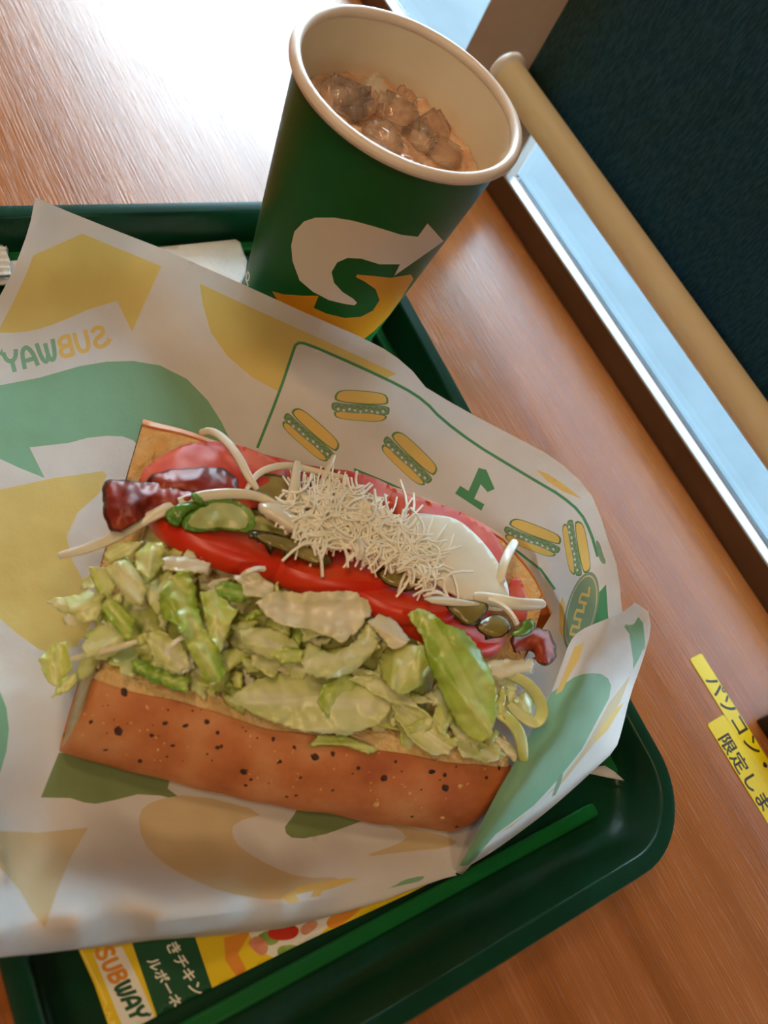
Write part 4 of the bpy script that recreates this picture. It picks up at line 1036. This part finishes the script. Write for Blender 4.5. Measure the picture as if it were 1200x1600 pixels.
# lettuce leaves that can be told apart
LV = [
 ([(636, 960), (652, 950), (672, 954), (692, 972), (724, 984), (752, 1016), (768, 1052), (776, 1084), (776, 1116), (768, 1150), (752, 1160), (732, 1152), (716, 1136), (700, 1104), (684, 1072), (668, 1032), (660, 996)], LEAF_G, 'tall bright green lettuce leaf hanging over the right tomato slices', .0135, .005, .0020),
 ([(355, 1092), (400, 1062), (450, 1046), (520, 1052), (575, 1064), (606, 1080), (612, 1104), (592, 1132), (540, 1150), (470, 1142), (410, 1122)], LEAF_P, 'broad pale lettuce leaf along the middle of the front bread half', .0075, .004, .0016),
 ([(398, 942), (420, 928), (440, 925), (500, 926), (550, 923), (575, 938), (582, 955), (560, 985), (535, 1003), (490, 985), (440, 975), (415, 960)], LEAF_W, 'crumpled cream lettuce leaf just below the middle tomato slice', .0105, .005, .0026),
 ([(468, 1032), (482, 1004), (520, 1022), (545, 1008), (575, 990), (592, 1000), (582, 1022), (550, 1052), (510, 1062), (480, 1052)], LEAF_P, 'curved pale lettuce piece under the crumpled cream leaf', .0105, .004, .0022),
 ([(592, 1040), (600, 1014), (630, 1004), (662, 1010), (672, 1040), (660, 1070), (630, 1086), (605, 1072)], LEAF_Y, 'cupped glossy lettuce curl left of the tall green leaf', .0115, .007, .0016),
 ([(608, 1092), (630, 1090), (660, 1108), (690, 1138), (712, 1162), (700, 1180), (668, 1176), (640, 1152), (620, 1122)], LEAF_P, 'pale lettuce piece by the front crust under the tall green leaf', .0065, .004, .0012),
 ([(482, 1167), (500, 1147), (540, 1150), (570, 1160), (592, 1172), (575, 1178), (540, 1166), (505, 1166)], LEAF_G, 'thin green lettuce sliver lapping over the front crust', .0055, .002, .0010),
 ([(248, 939), (256, 915), (271, 901), (294, 892), (306, 916), (309, 947), (321, 985), (344, 1016), (353, 1050), (344, 1066), (324, 1066), (305, 1036), (290, 1002), (271, 972), (255, 966)], LEAF_G, 'long green lettuce strip hanging down in the left half', .0120, .0018, .0042),
 ([(313, 925), (336, 920), (368, 954), (357, 985), (346, 1020), (328, 996)], LEAF_Y, 'pointed yellow green lettuce piece right of the long green strip', .0125, .003, .0022),
 ([(165, 886), (194, 874), (214, 888), (231, 920), (222, 948), (198, 940), (175, 908)], LEAF_P, 'smooth pale lettuce piece at the upper left of the heap', .0125, .003, .0014),
 ([(211, 864), (232, 850), (255, 846), (256, 880), (238, 906), (214, 890)], LEAF_Y, 'light green lettuce piece touching the left end of the left tomato', .0115, .003, .0016),
 ([(161, 945), (175, 933), (211, 966), (204, 1006), (186, 990), (167, 962)], LEAF_G, 'folded green lettuce piece near the left end', .0105, .003, .0020),
 ([(102, 937), (137, 922), (163, 931), (152, 968), (129, 975), (108, 958)], LEAF_P, 'rounded pale lettuce piece overhanging the left end of the roll', .0095, .003, .0010),
 ([(127, 1010), (156, 973), (188, 985), (200, 1012), (167, 1029), (137, 1029)], LEAF_P, 'flat pale lettuce piece above the left corner of the front crust', .0075, .003, .0012),
 ([(62, 1030), (83, 1006), (102, 1004), (112, 1042), (91, 1075), (75, 1065)], LEAF_Y, 'yellow green lettuce scrap fallen on the paper left of the roll', .0025, .003, .0014),
 ([(80, 1090), (98, 1062), (117, 1050), (122, 1062), (106, 1080)], LEAF_Y, 'narrow yellow lettuce scrap at the left corner of the front crust', .005, .002, .0008),
 ([(204, 1032), (228, 1034), (252, 1046), (298, 1062), (292, 1083), (244, 1067), (209, 1052)], LEAF_D, 'flat dark green lettuce strip along the front crust at the left', .0085, .001, .0030),
 ([(160, 864), (186, 848), (222, 845), (208, 866), (172, 878)], LEAF_Y, 'yellow green lettuce scrap under the long onion strip', .0105, .002, .0012),
 ([(574, 972), (592, 959), (612, 964), (642, 1000), (630, 1012), (612, 1014), (590, 990)], LEAF_W, 'stubby white lettuce rib between the cream leaf and the tall green leaf', .0120, .004, .0006),
 ([(758, 1034), (790, 1030), (834, 1030), (830, 1050), (782, 1062), (762, 1052)], LEAF_W, 'cream lettuce rib pointing right below the rightmost tomato', .0090, .003, .0010),
 ([(224, 990), (250, 985), (285, 1010), (300, 1045), (280, 1052), (245, 1035)], LEAF_P, 'pale lettuce piece under the long green strip', .0085, .004, .0018),
 ([(372, 985), (420, 978), (462, 1000), (470, 1030), (420, 1030), (385, 1015)], LEAF_P, 'wrinkled pale lettuce piece below the cream leaf, left side', .0085, .004, .0024),
 ([(420, 1020), (450, 1010), (475, 1015), (470, 1035), (440, 1038)], LEAF_G, 'small frilly green lettuce scrap in the middle of the heap', .0110, .002, .0022),
 ([(365, 900), (400, 895), (430, 915), (420, 935), (385, 930)], LEAF_W, 'cream lettuce scrap under the left tomato slice', .0090, .003, .0018),
 ([(335, 915), (360, 905), (385, 915), (392, 935), (370, 942), (345, 935)], LEAF_D, 'dark green curled lettuce scrap under the left tomato slice', .0085, .003, .0022),
 ([(250, 870), (290, 868), (330, 880), (325, 898), (280, 892), (255, 890)], LEAF_W, 'thin cream lettuce piece along the lower edge of the left tomato', .0085, .002, .0014),
 ([(700, 1120), (730, 1140), (760, 1165), (790, 1180), (770, 1192), (720, 1182)], LEAF_P, 'pale lettuce piece by the front crust at the right end', .0055, .003, .0014),
 ([(545, 1060), (590, 1050), (640, 1085), (655, 1105), (610, 1100)], LEAF_P, 'pale lettuce strip between the cupped curl and the broad leaf', .0065, .003, .0016),
]
def ragged(pts, amp=3.0, sc=7):
    return [tuple(q + np.array([nz(q[0] / sc, q[1] / sc, 1) + .6 * nz(q[0] / 3, q[1] / 3, 2), nz(q[0] / sc, q[1] / sc, 5) + .6 * nz(q[0] / 3, q[1] / 3, 6)]) * amp) for q in dens(pts, 4)]
for i, (ol, m_, lab, dz, bl, wv) in enumerate(LV):
    ol = ragged(ol)
    flake('lettuce_leaf', ol, m_, lab, 'lettuce', dz, bl * .08, wv * .7, 34, .00045, 4, 0, 'lettuce in the sandwich', curl=(bl * 1.0) * (-1, -1, 1)[i % 3], ruffle=wv * .35)
ribbon('lettuce_shred', [(780, 1050, .004), (815, 1060, .007), (840, 1085, .007), (850, 1112, .005), (838, 1132, .003), (815, 1120, .001), (795, 1100, 0)], .0046, .0007, LEAF_P, 'looped pale lettuce shred at the right end of the roll', 'lettuce', 'lettuce in the sandwich', .004)
ribbon('lettuce_shred', [(775, 1112, .003), (798, 1125, .005), (814, 1150, .005), (818, 1190, .001)], .0046, .0007, LEAF_Y, 'drooping pale lettuce shred at the right end of the roll near the front crust', 'lettuce', 'lettuce in the sandwich', .004)
ribbon('lettuce_shred', [(110, 1030, .002), (150, 1020, .004), (190, 1010, .004), (215, 1002, .003)], .0022, .0010, LEAF_W, 'thin straight cream shred above the left corner of the front crust', 'lettuce', 'lettuce in the sandwich', .006)
# small scraps that nothing tells apart
SH = [LEAF_P, LEAF_P, LEAF_Y, LEAF_W, LEAF_P, LEAF_Y, LEAF_G, LEAF_P]
HEAP = [(108, 950), (170, 868), (250, 850), (420, 908), (560, 960), (640, 1000), (760, 1060), (822, 1062), (828, 1150), (790, 1182), (620, 1166), (450, 1128), (300, 1084), (200, 1046), (130, 1036)]
cnt = 0
while cnt < 150:
    px, py = rnd.uniform(100, 830), rnd.uniform(845, 1185)
    if not inpoly(np.array([[px, py]]), HEAP)[0]: continue
    L = rnd.uniform(17, 40); asp = rnd.uniform(.28, .75); a0 = rnd.uniform(0, 6.28); pts = []
    nn_ = rnd.choice([5, 6, 7])
    for k in range(nn_):
        t = 6.283 * (k + rnd.uniform(-.3, .3)) / nn_; r_ = L * rnd.uniform(.7, 1.15)
        x, y = r_ * math.cos(t), r_ * asp * math.sin(t) + .25 * L * math.cos(t) ** 2
        pts.append((px + x * math.cos(a0) - y * math.sin(a0), py + x * math.sin(a0) + y * math.cos(a0)))
    flake('lettuce_shred', ragged(pts, 2.2), SH[cnt % 8], 'small torn lettuce scrap in the heap between the larger leaves', 'lettuce', rnd.uniform(-.002, .0075), .0003, .0012, 24, .0004, 6, 0, 'small lettuce scraps',
          tilt=(rnd.uniform(-.012, .012), rnd.uniform(-.016, .008)), curl=rnd.uniform(-.005, .003), ruffle=.0006)
    cnt += 1

# dressing
flake('dressing', [(400, 785), (430, 780), (455, 795), (470, 815), (478, 838), (455, 838), (430, 820), (405, 805)], SAU, 'white dressing smear at the left of the cheese', 'sauce', .008, .004, .0006, 30, .001, 5, 2)
flake('dressing', [(520, 770), (570, 775), (620, 810), (640, 850), (600, 860), (550, 830), (520, 800)], SAU, 'creamy dressing pooled under the cheese heap', 'sauce', .006, .004, .0006, 30, .001, 6, 2)
flake('dressing', [(655, 935), (690, 930), (730, 938), (758, 945), (720, 948), (680, 945)], SAU, 'thin white dressing streak over the glossy pickle slice', 'sauce', .0125, .001, .0004, 30, .0006, 5, 2)

# grated cheese
v = []; f = []
heap = [(440, 770), (470, 755), (520, 748), (560, 760), (610, 790), (650, 820), (685, 850), (700, 890), (690, 930), (655, 920), (640, 890), (590, 878), (540, 865), (490, 862), (455, 840), (430, 805)]
def shred(px, py, L, a, w, dz, cv):
    n = 8; m = 4; pts = []
    for i in range(n):
        t = i / (n - 1) - .5
        x = px + L * (t * math.cos(a) - cv * t * t * math.sin(a)); y = py + L * (t * math.sin(a) + cv * t * t * math.cos(a))
        pts.append(P(x, y, pile(x, y) + dz + .0009 * math.sin(i * .9 + a * 3) - .006 * t * t))
    vs = []; fs = []
    for i in range(n):
        tg = pts[min(i + 1, n - 1)] - pts[max(i - 1, 0)]; tg /= np.linalg.norm(tg) + 1e-9
        sx = np.cross(tg, [0, 0, 1.0]); sx /= np.linalg.norm(sx) + 1e-9; sy = np.cross(sx, tg)
        for q in ((1, .5), (-1, .5), (-1, -.5), (1, -.5)): vs.append(pts[i] + sx * q[0] * w / 2 + sy * q[1] * w)
    for i in range(n - 1):
        for j in range(m): fs.append((i * m + j, i * m + (j + 1) % m, (i + 1) * m + (j + 1) % m, (i + 1) * m + j))
    fs += [(3, 2, 1, 0), tuple((n - 1) * m + j for j in range(4))]
    return vs, fs
def add(vs, fs):
    b = len(v); v.extend(vs); f.extend([tuple(b + i for i in q) for q in fs])
k = 0
while k < 480:
    px, py = rnd.uniform(425, 705), rnd.uniform(745, 935)
    if not inpoly(np.array([[px, py]]), heap)[0]: continue
    L = rnd.uniform(26, 74); a0 = rnd.choice([.5, .5, 2.4, 1.3, 0]) + rnd.uniform(-.6, .6); q = np.array([math.cos(a0), math.sin(a0)]) * L * .45
    if not inpoly(np.array([[px + q[0], py + q[1]], [px - q[0], py - q[1]]]), heap).all() and rnd.random() < .88: continue
    k += 1
    add(*shred(px, py, L, a0, rnd.uniform(.0005, .0009), .0065 + rnd.uniform(0, .0055), rnd.choice([-1, 1]) * rnd.uniform(.5, 2.6)))
o = pyobj('grated_cheese', v, f, CHE, smooth=False)
tag(o, 'heap of fine grated white cheese across the middle of the sandwich', 'cheese', None, 'stuff')
for (px, py, L, a, lab) in [(565, 858, 30, 1.6, 'single cheese shred hanging over the middle tomato slice'), (395, 890, 36, -.3, 'single bent cheese shred on the left tomato slice'), (272, 1005, 40, -.75, 'single cheese shred lying across the long green lettuce strip'), (790, 950, 60, .7, 'stray cheese shred by the blunt onion strip at the right')]:
    vs, fs = shred(px, py, L, a, .0013, .0145, .5)
    o = pyobj('cheese_shred', vs, fs, CHE, smooth=False); tag(o, lab, 'cheese')

# ------------------------------------------------------------------ labels on the table, black box
TAPE = mottled('yellow_label_tape', (226, 192, 6), (230, 198, 12), 30, 0.35)
BLKT = mottled('label_ink', (44, 20, 10), (50, 26, 14), 30, 0.4)
def tape(name, x0, x1, y0, y1, txt, size, tx, ty, label, sp=1.0):
    pl = text_polys(txt, sp)
    # reading direction runs along -y, letter tops towards +x
    g = [[[(tx + (b + db) * size, ty - (a + da) * size) for a, b in p] for p in pl] for da, db in ((0, 0), (.022, .012), (-.022, .02), (.01, -.022))]
    S = 1000.0
    g = [[[(a * S, b * S) for a, b in p] for p in q] for q in g]
    vv, ff, mi = cdt_sheet([(x0 * S + .8, y1 * S), (x1 * S - .8, y1 * S), (x1 * S, y1 * S - .8), (x1 * S, y0 * S), (x0 * S, y0 * S), (x0 * S, y1 * S - .8)], [(1, g)], 6, .6)
    vv = vv / S
    vz = [(a, b, 0.0003) for a, b in vv]
    a, b, c = (np.array(vz[i]) for i in ff[0])
    if np.cross(b - a, c - a)[2] < 0: ff = ff[:, ::-1]
    o = pyobj(name, vz, ff, [TAPE, BLKT], None, False, mi)
    s = o.modifiers.new('thickness', 'SOLIDIFY'); s.thickness = .00025; s.offset = -1
    return tag(o, label, 'label')
q0 = P(1077, 1030, 0); q1 = P(1098, 1018, 0); q2 = P(1104, 1132, 0); q3 = P(1130, 1117, 0)
tape('label_tape', q0[0], q0[0] + .0090, -.33, q0[1], 'パソコン・スマ', .0100, q0[0] + .0015, q0[1] - .0110, 'upper yellow label tape with black lettering, nearest the window', 1.02)
tape('label_tape', q2[0], q0[0] - .0001, -.33, q2[1], '限定しま', .0092, q2[0] + .0014, q2[1] - .0070, 'lower yellow label tape with black lettering, nearest the tray', 1.02)
b0 = P(1180, 1126, 0.0)
bm = bmesh.new(); box(bm, b0[0], b0[0] + .035, b0[1] - .075, b0[1], 0.0001, .0135, .0010, 3)
o = bmobj('black_box', bm, BLACK, smooth=False)
bx = empty('power_adapter', (0, 0, 0), 'small black plastic box on the table at the right edge beside the yellow labels', 'box')
o.parent = bx; o.name = 'housing'
bm = bmesh.new(); box(bm, b0[0] + .006, b0[0] + .029, b0[1] - .060, b0[1] - .015, .0134, .0142, .0003, 1)
bmobj('top_plate', bm, BLACK, bx, smooth=False)
